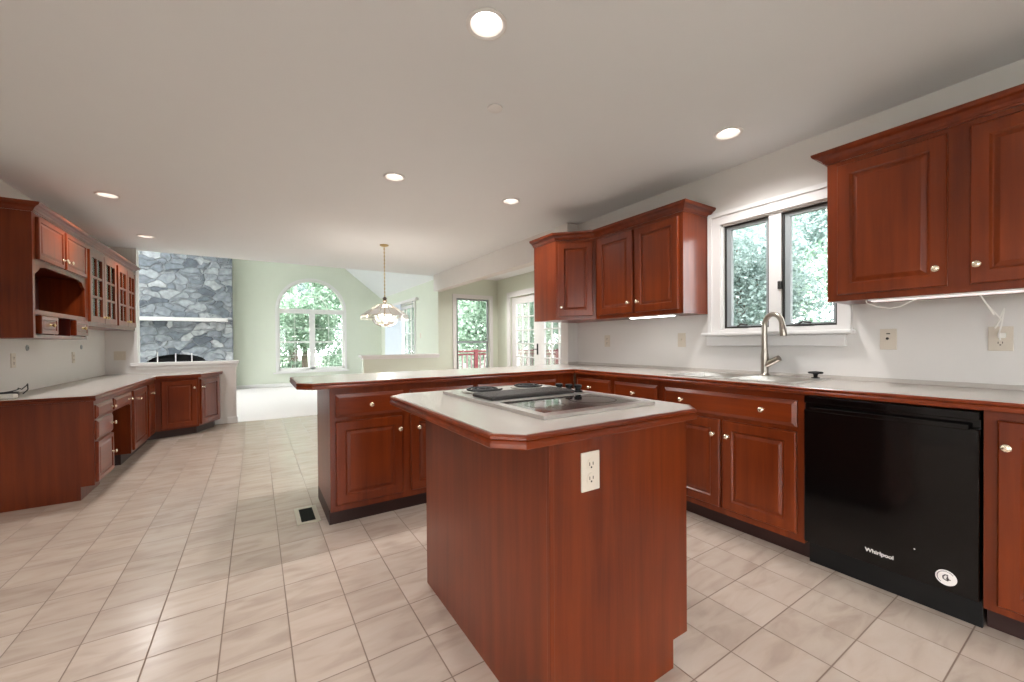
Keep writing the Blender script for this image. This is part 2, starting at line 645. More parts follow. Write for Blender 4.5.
struct(MB().sweep([(-0.5, FY), (FX, FY)], [(0, 0.004), (0.015, 0.004), (0.015, 0.085), (0.008, 0.1), (0, 0.1)]).build('baseboard_far', WHITE))
struct(MB().sweep([(FX, 9.35), (FX, YF + .2)], [(0, 0.004), (-0.015, 0.004), (-0.015, 0.085), (-0.008, 0.1), (0, 0.1)]).build('baseboard_right', WHITE))

# half walls with caps
hw = struct(MB().box(-1.345, -0.25, YF, YF + .12, 0, 0.83).build('wall_half_left', WALL))
struct(MB().box(-1.40, -0.215, YF - .035, YF + .155, 0.875, 0.918, bev=0.006).box(-1.345, -0.235, YF - .015, YF + .135, 0.83, 0.875).build('trim_2', WHITE))
struct(MB().sweep([(-0.36, YF), (-0.25, YF), (-0.25, YF + .12)], [(0, 0), (0.014, 0), (0.014, 0.08), (0.006, 0.095), (0, 0.095)]).build('baseboard_half', WHITE))
struct(MB().box(1.56, 2.94, YF, YF + .12, 0, 0.88).build('wall_half_right', GREEN))
struct(MB().box(1.51, 2.95, YF - .03, YF + .15, 0.915, 0.952, bev=0.006).box(1.545, 2.945, YF - .013, YF + .133, 0.88, 0.915).build('trim_3', WHITE))


# ------------------------------------------------------------------ windows and glazed doors
def window(name, m_frame, parts):
    e = bpy.data.objects.new(name, None)
    COL.objects.link(e)
    struct(e)
    return e


# sink window: white casing, stool and apron, two dark-edged casements
w1 = window('window_1', None, None)
cas = MB()
yo0, yo1, zo1 = 0.932, 1.798, 2.112
fy = lambda t0, t1: (XR - t1, XR - t0)
cas.plate([(yo0, 1.20), (yo1, 1.20), (yo1, zo1), (yo0, zo1)], [rect(0.985, 1.715, 1.24, 2.03)], yz(XR), -0.02, 0.0)
cas.plate([(yo0 - .012, 1.20), (yo1 + .012, 1.20), (yo1 + .012, zo1 + .012), (yo0 - .012, zo1 + .012)],
          [rect(yo0 + .018, yo1 - .018, 1.19 + .012, zo1 - .018)], yz(XR), -0.03, -0.0)
cas.box(XR + .0, XR + .11, 0.985, 0.997, 1.24, 2.03).box(XR + .0, XR + .11, 1.703, 1.715, 1.24, 2.03)
cas.box(XR + .0, XR + .11, 0.985, 1.715, 2.018, 2.03).box(XR + .0, XR + .11, 0.985, 1.715, 1.24, 1.246)
cas.box(XR + .005, XR + .09, 1.307, 1.385, 1.24, 2.03)
cas.build('casing', WHITE, w1)
MB().box(XR - .06, XR + .0, 0.905, 1.852, 1.19, 1.215, bev=0.007).build('stool', WHITE, w1)
MB().box(XR - .028, XR, 0.945, 1.825, 1.115, 1.19, bev=0.006).build('apron', WHITE, w1)
for y0, y1 in ((0.997, 1.307), (1.385, 1.703)):
    s_ = MB().plate(rect(y0, y1, 1.246, 2.018), [rect(y0 + .012, y1 - .012, 1.258, 2.006)], yz(XR), 0.02, 0.055).build('sash', DARKFR, w1)
    MB().plate(rect(y0 + .012, y1 - .012, 1.258, 2.006), [rect(y0 + .028, y1 - .045, 1.268, 1.985)], yz(XR), 0.03, 0.06).build('sash_liner', GREYFR, s_)
    MB().box(XR + .042, XR + .047, y0 + .02, y1 - .02, 1.26, 1.995).build('pane', GLASS, s_)
    yc = (y0 + y1) / 2 + 0.02
    MB().box(XR - .022, XR + .018, yc - .055, yc + .055, 1.2475, 1.258, bev=0.003).tube([(XR - .005, yc + .03, 1.258), (XR - .02, yc + .0, 1.274), (XR - .024, yc - .05, 1.266)], 0.006).build('crank', DARKFR, s_)
MB().box(XR - .006, XR + .03, 1.305, 1.327, 1.50, 1.555, bev=0.004).build('lock', DARKFR, w1)

# arched family-room window
w2 = window('window_2', None, None)
ao = [(0.452, 0.375), (2.242, 0.375), (2.242, 2.09)] + [(1.347 + .895 * math.cos(t * PI / 24), 2.09 + .895 * math.sin(t * PI / 24)) for t in range(1, 24)] + [(0.452, 2.09)]
MB().plate(ao, [archp], xz(FY), -0.025, 0.0).box(0.39, 2.3, FY - .05, FY, 0.36, 0.395).build('casing', WHITE, w2)
fr = MB()
fr.box(0.515, 2.179, FY + .03, FY + .09, 2.0, 2.13).box(0.515, 0.56, FY + .03, FY + .09, .44, 2.0).box(2.134, 2.179, FY + .03, FY + .09, .44, 2.0)
fr.box(1.275, 1.42, FY + .03, FY + .09, .44, 2.0).box(0.515, 2.179, FY + .03, FY + .09, .44, .50)
fr.box(0.56, 1.275, FY + .04, FY + .08, 1.19, 1.235).box(1.42, 2.134, FY + .04, FY + .08, 1.19, 1.235)
fr.tube([(1.347 + .81 * math.cos(t * PI / 20), FY + .06, 2.10 + .81 * math.sin(t * PI / 20)) for t in range(21)], 0.02, n=6)
fr.tube([(1.347 + .40 * math.cos(t * PI / 16), FY + .06, 2.10 + .40 * math.sin(t * PI / 16)) for t in range(17)], 0.009, n=5)
for a in (45, 90, 135):
    ca, sa = math.cos(math.radians(a)), math.sin(math.radians(a))
    fr.tube([(1.347 + .40 * ca, FY + .06, 2.10 + .40 * sa), (1.347 + .81 * ca, FY + .06, 2.10 + .81 * sa)], 0.008, n=5)
for xq in (0.56 + .357, 1.42 + .357):
    fr.box(xq - .006, xq + .006, FY + .055, FY + .068, .5, 2.0)
for zq in (0.85, 1.60):
    fr.box(0.56, 2.134, FY + .055, FY + .068, zq - .006, zq + .006)
fr.build('frame', WHITE, w2)
MB().plate(archp, [], xz(FY), 0.058, 0.064).build('pane', GLASS, w2)

# nook window
w3 = window('window_3', None, None)
MB().plate(rect(3.235, 4.125, 0.22, 2.11), [rect(3.31, 4.05, 0.30, 2.035)], xz(YF), -0.022, 0.0).build('casing', WHITE, w3)
for z0, z1, yy in ((0.30, 1.19, 0.05), (1.15, 2.035, 0.03)):
    s_ = MB().plate(rect(3.31, 4.05, z0, z1), [rect(3.345, 4.015, z0 + .04, z1 - .035)], xz(YF), yy, yy + .03).build('sash', GREYFR, w3)
    MB().box(3.33, 4.03, YF + yy + .012, YF + yy + .017, z0 + .02, z1 - .02).build('pane', GLASS, s_)

# glazed double door to the deck
d1 = window('door_1', None, None)
MB().plate([(4.80, 0), (4.90, 0), (4.90, 2.04), (6.70, 2.04), (6.70, 0), (6.80, 0), (6.80, 2.14), (4.80, 2.14)], [], yz(XD), -0.022, 0.0).build('casing', WHITE, d1)
for y0 in (4.905, 5.802):
    y1 = y0 + .893
    lf = MB().plate(rect(y0, y1, 0.012, 2.03), [rect(y0 + .15, y1 - .15, 0.62, 1.90)], yz(XD), 0.03, 0.07)
    for k in (1, 2):
        yy = y0 + .15 + k * (y1 - y0 - .3) / 3
        lf.box(XD + .035, XD + .065, yy - .011, yy + .011, 0.62, 1.90)
    for k in range(1, 5):
        zz = 0.62 + k * 1.28 / 5
        lf.box(XD + .035, XD + .065, y0 + .15, y1 - .15, zz - .011, zz + .011)
    lf.rect_profile(0, 0.001, 0, 0.001, [(0, -.0005)]) if False else None
    lo = lf.build('leaf', WHITE, d1)
    MB().box(XD + .048, XD + .053, y0 + .14, y1 - .14, 0.61, 1.91).build('pane', GLASS, lo)
    if y0 > 5.5:
        MB().box(XD + .018, XD + .03, y0 + .02, y0 + .055, 0.93, 1.13, bev=.003).tube([(XD + .02, y0 + .04, 1.03), (XD - .02, y0 + .04, 1.03), (XD - .02, y0 + .12, 1.03)], .008).build('handle', BLACKM, lo)

# sliding glazed door in the family room
d2 = window('door_2', None, None)
MB().plate([(9.37, 0), (9.45, 0), (9.45, 2.13), (11.75, 2.13), (11.75, 0), (11.83, 0), (11.83, 2.2), (9.37, 2.2)], [], yz(FX), -0.02, 0.0).build('casing', WHITE, d2)
for y0, xx in ((9.45, 0.03), (10.58, 0.07)):
    y1 = y0 + 1.17
    lf = MB().plate(rect(y0, y1, 0.02, 2.12), [rect(y0 + .07, y1 - .07, 0.14, 2.04)], yz(FX), xx, xx + .035)
    for k in range(1, 3):
        lf.box(FX + xx + .005, FX + xx + .03, y0 + .07 + k * .343 - .008, y0 + .07 + k * .343 + .008, .14, 2.04)
    for k in range(1, 6):
        lf.box(FX + xx + .005, FX + xx + .03, y0 + .07, y1 - .07, .14 + k * .317 - .008, .14 + k * .317 + .008)
    lo = lf.build('panel', WHITE, d2)
    MB().box(FX + xx + .016, FX + xx + .02, y0 + .06, y1 - .06, .13, 2.05).build('pane', GLASS, lo)

# back wall door, unseen, added behind the camera to let in daylight
w5 = window('added_door_3', None, None)
MB().plate(rect(0.52, 1.68, 0.0, 2.18), [rect(0.68, 1.52, 0.1, 2.05)], xz(YB), -0.08, 0.02).build('frame', WHITE, w5)
MB().box(0.66, 1.54, YB - .04, YB - .034, .08, 2.07).build('pane', GLASS, w5)
for k, r_ in enumerate(ADDED_SKYL):
    (a0, b0), (a1, b1) = r_[0], r_[2]
    wk = window('window_%d' % (5 + k), None, None)  # unseen skylight, added only for its daylight
    fn = slope_fn(-4.85, eave - .12, ridge_x, zr)
    MB().plate(rect(a0 - .08, a1 + .08, b0 - .08, b1 + .08), [rect(a0, a1, b0, b1)], fn, .1, .16).build('frame', WHITE, wk)
    MB().plate(rect(a0 - .02, a1 + .02, b0 - .02, b1 + .02), [], fn, .12, .126).build('pane', GLASS, wk)
w7 = window('added_door_4', None, None)  # unseen glazed door added to bring daylight in from the left
MB().plate(rect(-1.98, -0.22, 0.0, 2.2), [rect(-1.84, -1.13, 0.1, 2.06), rect(-1.07, -0.36, 0.1, 2.06)], yz(XL), -0.08, 0.02).build('frame', WHITE, w7)
MB().box(XL - .04, XL - .034, -1.86, -0.34, .08, 2.08).build('pane', GLASS, w7)
w6 = window('window_4', None, None)  # unseen side window added to light the family room
MB().plate(rect(8.12, 11.48, 0.42, 2.28), [rect(8.26, 9.77, .56, 2.14), rect(9.83, 11.34, .56, 2.14)], yz(-4.7), -0.1, 0.02).build('frame', WHITE, w6)
MB().box(-4.75, -4.745, 8.22, 11.38, .52, 2.18).build('pane', GLASS, w6)


# ------------------------------------------------------------------ cabinets
DOOR_P = [(0.0, -0.014), (0.005, -0.020), (0.055, -0.020), (0.063, -0.010), (0.068, -0.010), (0.084, -0.0165), (0.086, -0.017)]
DRAW_P = [(0.0, -0.010), (0.004, -0.012), (0.020, -0.020)]
SMALL_P = [(0.0, -0.014), (0.004, -0.020), (0.030, -0.020), (0.034, -0.013), (0.040, -0.013), (0.055, -0.018)]


def knob(parent, x, z, y=-0.02, m=None):
    Mx = Matrix.Translation((x, y, z)) @ Matrix.Rotation(PI / 2, 4, 'X')
    return MB().lathe([(0.0, 0.0), (0.010, 0.0), (0.008, 0.004), (0.0055, 0.012), (0.009, 0.017), (0.0135, 0.021), (0.0145, 0.025), (0.0115, 0.029), (0.006, 0.031), (0, 0.031)], Mx, n=16).build('knob', m or KNOBM, parent, smooth=True)


def door(parent, x0, x1, z0, z1, kn=None, prof=DOOR_P):
    d = MB().rect_profile(x0, x1, z0, z1, prof).build('door', CHERRY, parent)
    if kn:
        knob(d, *kn)
    return d


def drawer(parent, x0, x1, z0, z1, kns=(), prof=DRAW_P):
    d = MB().rect_profile(x0, x1, z0, z1, prof).build('drawer_front', CHERRY_H, parent)
    for k in kns:
        knob(d, *k)
    return d


def base_body(parent, wd, dp, top, toe=0.075, notch=True):
    MB().box(0, wd, 0.0, dp, 0.1, top).build('carcass', CHERRY, parent)
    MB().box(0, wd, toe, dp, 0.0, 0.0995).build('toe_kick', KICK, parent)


G_BASE = 'cherry base cabinets around the kitchen'
G_UP = 'cherry wall cabinets'
TOP = 0.874
CX = 2.387                     # face frames of the right run
R90, L90 = -PI / 2, PI / 2

# right run (local x runs towards the camera: y_world = origin - x)
c = thing('base_cabinet', 'cherry corner base cabinet left of the sink, with a two-knob pair of drawers over doors', 'cabinet', (CX, 2.690, 0), R90, G_BASE)
base_body(c, 0.888, 0.6, TOP)
drawer(c, 0.028, 0.420, 0.700, 0.842, [(0.2, 0.771)])
drawer(c, 0.461, 0.864, 0.700, 0.842, [(0.66, 0.771)])
door(c, 0.028, 0.420, 0.140, 0.672, (0.385, 0.585))
door(c, 0.461, 0.864, 0.140, 0.672, (0.495, 0.585))
c['label'] = 'cherry base cabinet with two separate drawers between the corner and the sink cabinet'

c = thing('sink_cabinet', 'cherry sink base with one wide two-knob false drawer above two doors', 'cabinet', (CX, 1.800, 0), R90, G_BASE)
base_body(c, 0.868, 0.6, 0.735)
MB().box(0, 0.868, 0.0, 0.02, 0.735, TOP).box(0, 0.02, 0.02, 0.6, 0.735, TOP).box(0.848, 0.868, 0.02, 0.6, 0.735, TOP).build('apron', CHERRY_H, c)
drawer(c, 0.030, 0.836, 0.700, 0.838, [(0.172, 0.771), (0.671, 0.771)])
door(c, 0.030, 0.423, 0.140, 0.674, (0.388, 0.584))
door(c, 0.441, 0.834, 0.140, 0.674, (0.477, 0.584))

c = thing('base_cabinet', 'cherry base cabinet right of the dishwasher with one tall door', 'cabinet', (CX, 0.327, 0), R90, G_BASE)
base_body(c, 0.7, 0.6, TOP)
door(c, 0.036, 0.355, 0.132, 0.842, (0.060, 0.745))
door(c, 0.370, 0.690, 0.132, 0.842, (0.645, 0.745))

# peninsula
PYF = 2.711
c = thing('base_cabinet', 'cherry peninsula end cabinet beside the floor vent, two drawers over two doors', 'cabinet', (0.383, PYF, 0), 0, G_BASE)
base_body(c, 1.012, 0.6, TOP, toe=0.06)
drawer(c, 0.032, 0.462, 0.690, 0.834, [(0.247, 0.760)])
drawer(c, 0.510, 0.994, 0.690, 0.834, [(0.755, 0.760)])
door(c, 0.032, 0.453, 0.142, 0.664, (0.432, 0.580))
door(c, 0.510, 0.994, 0.142, 0.664, (0.562, 0.575))
c = thing('base_cabinet', 'cherry peninsula cabinet behind the island cooktop, next to the inner corner', 'cabinet', (1.396, PYF, 0), 0, G_BASE)
base_body(c, 0.985, 0.6, TOP, toe=0.06)
drawer(c, 0.018, 0.476, 0.690, 0.834, [(0.247, 0.760)])
drawer(c, 0.500, 0.775, 0.690, 0.834, [(0.64, 0.760)])
door(c, 0.018, 0.476, 0.142, 0.664, (0.44, 0.580))
door(c, 0.500, 0.775, 0.142, 0.664, (0.54, 0.580))

# dishwasher
dw = thing('dishwasher', 'glossy black built-in dishwasher between sink cabinet and single-door cabinet', 'dishwasher', (CX - 0.005, 0.930, 0), R90)
MB().box(0.006, 0.594, 0.02, 0.58, 0.11, 0.868).build('tub', BLACKM, dw)
MB().box(0.004, 0.596, -0.018, 0.02, 0.835, 0.868, bev=0.003).box(0.004, 0.596, 0.004, 0.02, 0.79, 0.835).build('control_panel', BLACK, dw)
dd = MB().box(0.004, 0.596, -0.022, 0.02, 0.125, 0.802, bev=0.006).build('door', BLACK, dw)
MB().box(0.03, 0.57, -0.034, -0.016, 0.795, 0.818, bev=0.004).build('handle', BLACK, dd)
MB().box(0.004, 0.596, 0.045, 0.06, 0.0, 0.118).build('kick_plate', BLACKM, dw)


def text_mesh(body, size, name, m, parent, loc, rot, extr=0.0006):
    cu = bpy.data.curves.new(name, 'FONT')
    cu.body = body
    cu.size = size
    cu.extrude = extr
    cu.offset = size * 0.03
    cu.align_x = 'CENTER'
    cu.align_y = 'CENTER'
    cu.materials.append(m)
    tmp = bpy.data.objects.new(name, cu)
    me = bpy.data.meshes.new_from_object(tmp)
    bpy.data.objects.remove(tmp)
    if not me.materials:
        me.materials.append(m)
    o = bpy.data.objects.new(name, me)
    COL.objects.link(o)
    o.parent = parent
    o.location = loc
    o.rotation_euler = rot
    return o


text_mesh('Whirlpool', 0.0235, 'lettering', LOGO, dd, (0.299, -0.0228, 0.188), (PI / 2, 0, 0))
fac = Matrix.Rotation(PI / 2, 4, 'X')
stk = MB().lathe([(0, 0), (0.031, 0), (0.031, 0.0008), (0, 0.0008)], Matrix.Translation((0.5075, -0.022, 0.181)) @ fac, n=32).build('sticker', STICK, dd)
rg = MB()
for k in range(22):
    a = math.radians(40 + k * 9)
    b = a + math.radians(5)
    P = lambda r, t: (0.5075 + r * math.cos(t), -0.0231, 0.181 + r * math.sin(t))
    rg.tube([P(.0255, a), P(.0255, b)], 0.0016, n=5)
rg.build('sticker_ring_text', INK, stk)
mk = MB()
pc = lambda x, z: (0.5075 + x, -0.0232, 0.181 + z)
mk.tube([pc(.006, .012), pc(-.003, .011), pc(-.009, .003), pc(-.008, -.006), pc(0, -.010), pc(.007, -.007), pc(.007, -.001), pc(.001, -.001)], 0.0022, n=6)
mk.tube([pc(.004, .008), pc(.004, -.012)], 0.002, n=6)
mk.tube([pc(.001, -.004), pc(.013, -.005)], 0.002, n=6)
mk.build('sticker_mark', INK, stk)
MB().lathe([(0, 0), (0.003, 0), (0.002, 0.002), (0, 0.002)], Matrix.Translation((0.414, -0.022, 0.258)) @ fac, n=10).build('indicator', LOGO, dd)

# ------------------------------------------------------------------ worktops
EDGE = [(-0.020, 0.0375), (-0.006, 0.0375), (-0.001, 0.0335), (-0.001, 0.026), (-0.007, 0.0235), (-0.003, 0.020), (0.0, 0.014), (0.0, 0.004), (-0.003, 0.0), (-0.020, 0.0)]


def edge_prof(z):
    return [(o, z - 0.038 + h) for o, h in EDGE]


XC, YC = 2.357, 2.681
ct = thing('countertop', 'pale laminate L-shaped worktop with cherry edge over sink run and peninsula', 'countertop', (0, 0, 0))
ring_ = [(XR - .002, -0.40), (XR - .002, YN - .002), (XP, YN - .002), (XP, 3.40), (0.285, 3.40), (0.205, 3.32), (0.205, 2.761), (0.285, YC), (XC, YC), (XC, -0.40)]
inner = [(XR - .002, -0.40), (XR - .002, YN - .002), (XP - .001, YN - .002), (XP - .001, 3.385), (0.291, 3.385), (0.220, 3.314), (0.220, 2.767), (0.291, YC + .015), (XC + .015, YC + .015), (XC + .015, -0.40)]
SINKH = rect(2.462, 2.915, 1.035, 1.785)
MB().prism(inner, 0.876, 0.914, [SINKH]).build('worktop', LAMINATE, ct)
MB().sweep([(XP, 3.40), (0.285, 3.40), (0.205, 3.32), (0.205, 2.761), (0.285, YC), (XC, YC), (XC, -0.40)], edge_prof(0.914)).build('edge_band', CHERRY_H, ct)
MB().box(XR - .016, XR - .0005, -0.40, YN - .0005, 0.9142, 0.936).box(XP, XR - .016, YN - .016, YN - .0005, 0.9142, 0.936).build('upstand', LAMINATE, ct)

# ------------------------------------------------------------------ sink, faucet
sk = thing('kitchen_sink', 'stainless double-bowl drop-in sink under the casement window', 'sink', (0, 0, 0))
bowls = [rect(2.482, 2.845, 1.42, 1.770), rect(2.482, 2.845, 1.05, 1.385)]
MB().plate(rect(2.446, 2.945, 1.005, 1.805), bowls, lambda a, b, t: (a, b, t), 0.9142, 0.9195).build('rim', STEEL, sk)
for bw in bowls:
    (x0, y0), (x1, y1) = bw[0], bw[2]
    b = MB()
    tp = [b.bm.verts.new(p) for p in ((x0, y0, .917), (x1, y0, .917), (x1, y1, .917), (x0, y1, .917))]
    i_ = 0.02
    bt = [b.bm.verts.new(p) for p in ((x0 + i_, y0 + i_, .745), (x1 - i_, y0 + i_, .745), (x1 - i_, y1 - i_, .745), (x0 + i_, y1 - i_, .745))]
    for k in range(4):
        b.bm.faces.new((tp[k], tp[(k + 1) % 4], bt[(k + 1) % 4], bt[k]))
    b.bm.faces.new(bt)
    bo = b.build('bowl', STEEL, sk)
    MB().lathe([(0, .7455), (.04, .7455), (.045, .748), (0, .750)], Matrix.Translation(((x0 + x1) / 2, (y0 + y1) / 2, 0)), n=20).build('drain', STEEL, bo, smooth=True)

fc = thing('faucet', 'tall brushed-nickel gooseneck faucet with pull-down head behind the sink', 'faucet', (2.895, 1.365, 0.9195))
MB().lathe([(0, 0), (.027, 0), (.029, .006), (.024, .012), (.023, .10), (.025, .115), (.023, .14), (.019, .17), (.0, .172)], n=20).build('body', NICKEL, fc, smooth=True)
neck = [(0, 0, .12), (0, 0, .20), (0, 0, .335)]
for k in range(1, 15):
    a = PI - k * PI * 1.02 / 14
    neck.append((0, -0.060 - 0.060 * math.cos(a), .335 + 0.072 * math.sin(a) if True else 0))
MB().tube([(p[0] - (0.25 * -p[1]), p[1], p[2]) for p in neck], [.020, .0185, .017] + [.0165] * 14, n=14).build('neck', NICKEL, fc, smooth=True)
p_ = neck[-1]
MB().tube([(-.030, -.120, .338), (-.031, -.123, .325), (-.032, -.127, .29), (-.033, -.130, .262)], [.0165, .019, .021, .019], n=14).build('spray_head', NICKEL, fc, smooth=True)
MB().tube([(0, -.005, .065), (-.004, -.045, .090), (-.010, -.095, .118)], [.019, .022, .020], n=14).build('lever', NICKEL, fc, smooth=True)
st = tag(MB().lathe([(0, 0), (.022, 0), (.022, .004), (.010, .006), (.012, .022), (.016, .026), (.036, .028), (.040, .034), (.036, .039), (.010, .042), (0, .042)], Matrix.Translation((2.902, 1.075, 0.9195)), n=24).build('sink_stopper', BLACKM, smooth=True),
         'black mushroom-shaped stopper standing on the right rear of the sink rim', 'stopper')

# ------------------------------------------------------------------ island
isl = thing('kitchen_island', 'cherry island cabinet with plain panelled sides and an outlet on its end', 'island', (0, 0, 0))
IX0, IX1, IY0, IY1 = 0.685, 1.289, 0.883, 1.848
body = [(IX0, 0), (1.229, 0), (1.229, 0.1), (IX1, 0.1), (IX1, TOP), (IX0, TOP)]
MB().plate(body, [], xz(0), IY0, IY1).build('carcass', CHERRY, isl)
MB().box(IX0 - .004, IX0 + .012, IY0 - .004, IY0 + .012, 0.0, TOP, bev=0.002).build('corner_bead', CHERRY, isl)
fa = bpy.data.objects.new('front', None)
for y0, y1, ky in ((0.892, 1.36, 1.33), (1.372, 1.84, 1.40)):
    d = MB()
    d.rect_profile(y0, y1, 0.135, 0.66, DOOR_P)
    d.bm.transform(Matrix.Translation((IX1, 0, 0)) @ Matrix.Rotation(PI / 2, 4, 'Z'))
    do = d.build('door', CHERRY, isl)
    k_ = MB().lathe([(0.0, 0.0), (0.010, 0.0), (0.006, 0.012), (0.014, 0.021), (0.0115, 0.029), (0, 0.031)], Matrix.Translation((IX1 + .02, ky, .58)) @ Matrix.Rotation(PI / 2, 4, 'Y'), n=14).build('knob', KNOBM, do, smooth=True)
    d = MB()
    d.rect_profile(y0, y1, 0.69, 0.835, DRAW_P)
    d.bm.transform(Matrix.Translation((IX1, 0, 0)) @ Matrix.Rotation(PI / 2, 4, 'Z'))
    do = d.build('drawer_front', CHERRY_H, isl)
    MB().lathe([(0.0, 0.0), (0.010, 0.0), (0.006, 0.012), (0.014, 0.021), (0.0115, 0.029), (0, 0.031)], Matrix.Translation((IX1 + .02, (y0 + y1) / 2, .76)) @ Matrix.Rotation(PI / 2, 4, 'Y'), n=14).build('knob', KNOBM, do, smooth=True)
MB().box(IX1, IX1 + .0195, IY0 + .0, IY0 + .008, 0.10, TOP).build('end_stile', CHERRY, isl)

it = thing('island_top', 'pale laminate island worktop with clipped corners and cherry edge', 'countertop', (0, 0, 0))
ix0, ix1, iy0, iy1, ch = 0.512, 1.382, 0.843, 1.905, 0.068


def octa(x0, x1, y0, y1, q):
    return [(x0 + q, y0), (x1 - q, y0), (x1, y0 + q), (x1, y1 - q), (x1 - q, y1), (x0 + q, y1), (x0, y1 - q), (x0, y0 + q)]


MB().prism(octa(ix0 + .015, ix1 - .015, iy0 + .015, iy1 - .015, ch - .006), 0.876, 0.914).build('worktop', LAMINATE, it)
MB().sweep(octa(ix0, ix1, iy0, iy1, ch), edge_prof(0.914), closed=True).build('edge_band', CHERRY_H, it)


def outlet(name, label, loc, rz, kind='duplex', cat='outlet', group='cream wall plates', wd=0.072, ht=0.116):
    """plate facing local -y"""
    t = thing(name, label, cat, loc, rz, group)
    MB().box(-wd / 2, wd / 2, -0.006, 0, -ht / 2, ht / 2, bev=0.002).build('plate', PLATE, t)
    if kind == 'duplex':
        for s in (-1, 1):
            z = s * 0.021
            r = MB().lathe([(0, 0), (.0165, 0), (.0165, .002), (0, .002)], Matrix.Translation((0, -0.006, z)) @ Matrix.Rotation(PI / 2, 4, 'X'), n=20).build('receptacle', PLATE, t)
            MB().box(-.008, -.0055, -.0088, -.0078, z - .003, z + .007).box(.0055, .008, -.0088, -.0078, z - .002, z + .007).box(-.0025, .0025, -.0088, -.0078, z - .011, z - .006).build('slots', SLOT, r)
    elif kind == 'switch':
        n = 2 if wd > .1 else 1
        for k in range(n):
            xx = (k - (n - 1) / 2) * 0.046
            MB().box(xx - .005, xx + .005, -.016, -.006, -.004, .012, bev=.002).build('toggle', PLATE, t)
    elif kind == 'jack':
        MB().lathe([(0, 0), (.007, 0), (.006, .004), (0, .004)], Matrix.Translation((-.004, -0.006, 0.004)) @ Matrix.Rotation(PI / 2, 4, 'X'), n=14).build('jack', SLOT, t)
        MB().box(-.008, .008, -.0075, -.006, .028, .034).build('slot', SLOT, t)
    return t


outlet('wall_outlet', 'cream duplex outlet on the end panel of the island', (0.835, IY0, 0.769), 0)
outlet('wall_outlet', 'cream duplex outlet on the right wall with a white cord plugged in', (XR, 0.358, 1.153), R90, wd=0.078)
outlet('wall_jack', 'cream wall plate with a round jack right of the sink window', (XR, 0.760, 1.155), R90, kind='jack', cat='wall plate')
outlet('wall_switch', 'cream switch plate on the wall left of the sink window', (XR, 2.054, 1.163), R90, kind='switch', cat='switch')
outlet('wall_outlet', 'cream outlet under the angled wall cabinet in the corner', (XR, 2.893, 1.161), R90)
outlet('wall_outlet', 'cream outlet at the near end of the desk backsplash', (XL, 4.86, 1.04), L90)
outlet('wall_outlet', 'cream outlet midway along the desk backsplash', (XL, 6.12, 1.03), L90)
outlet('wall_switch', 'double switch plate on the wall stub at the far end of the desk', (-1.50, YF, 1.02), 0, kind='switch', cat='switch', wd=0.115)
outlet('wall_switch', 'pale switch plate on the green wall beside the sliding door', (FX, 9.05, 1.33), R90, kind='switch', cat='switch')
for yy, lab in ((5.10, 'small round phone jack high on the desk backsplash, near end'), (6.36, 'small round phone jack high on the desk backsplash, far end')):
    t = thing('phone_jack', lab, 'wall plate', (XL, yy, 1.14), L90, 'round jacks on the desk wall')
    MB().lathe([(0, 0), (.026, 0), (.024, .006), (.008, .008), (.008, .004), (0, .004)], Matrix.Rotation(PI / 2, 4, 'X'), n=20).build('cover', GREYFR, t, smooth=True)

# ------------------------------------------------------------------ cooktop
ck = thing('cooktop', 'stainless downdraft cooktop with black glass zone and coil burners set in the island', 'cooktop', (0.742, 0.984, 0.9142))
CW, CD = 0.524, 0.785
MB().plate(rect(0, CW, 0, CD), [rect(.035, CW - .035, .045, .335)], lambda a, b, t: (a, b, t), 0.0, 0.012).build('frame', STEEL, ck)
g = MB().box(.035, CW - .035, .045, .335, 0.0, 0.010).build('glass_panel', COOKGLASS, ck)
for (xx, rr) in ((.15, .075), (.385, .095)):
    MB().plate(circle(xx, .19, rr, 40), [circle(xx, .19, rr - .004, 40)], lambda a, b, t: (a, b, t), .0101, .0104).build('burner_ring', RING, g)
vt = MB()
vt.box(.03, .455, .375, .540, 0.012, 0.026, bev=.003)
for k in range(40):
    xx = .036 + k * .0104
    vt.box(xx, xx + .0065, .380, .535, 0.026, 0.028)
vt.build('vent_grille', GRILLE, ck)
for n_, (xx, yy) in enumerate(((.458, .485), (.476, .437), (.496, .397))):
    kb = MB().lathe([(0, .012), (.021, .012), (.021, .017), (.013, .019), (.012, .030), (.017, .032), (.0175, .042), (.014, .045), (0, .045)], Matrix.Translation((xx, yy, 0)), n=20).build('control_knob', BLACKM, ck, smooth=True)
for xx, yy, rr in ((.150, .662, .088), (.405, .670, .074)):
    pan = MB().lathe([(0, .0122), (rr * .5, .0122), (rr, .0128), (rr + .014, .018), (rr + .012, .0122)], Matrix.Translation((xx, yy, 0)), n=32, cap=False).build('drip_pan', STEEL, ck, smooth=True)
    sp = [(xx + (.018 + (rr - .02) * t / 60) * math.cos(t * 2 * PI * 2.9 / 60), yy + (.018 + (rr - .02) * t / 60) * math.sin(t * 2 * PI * 2.9 / 60), .024) for t in range(61)]
    MB().tube(sp, .0046, n=6).build('coil', COIL, ck, smooth=True)

# ------------------------------------------------------------------ wall cabinets, right
UF = 2.662
UZ0, UZ1 = 1.362, 2.1125
CROWN = [(0.0, 0.0), (0.006, 0.0), (0.010, 0.008), (0.014, 0.010), (0.020, 0.022), (0.036, 0.036), (0.050, 0.042), (0.056, 0.050), (0.058, 0.062), (0.0, 0.062)]


def crown_prof(z):
    return [(o, z + h) for o, h in CROWN]


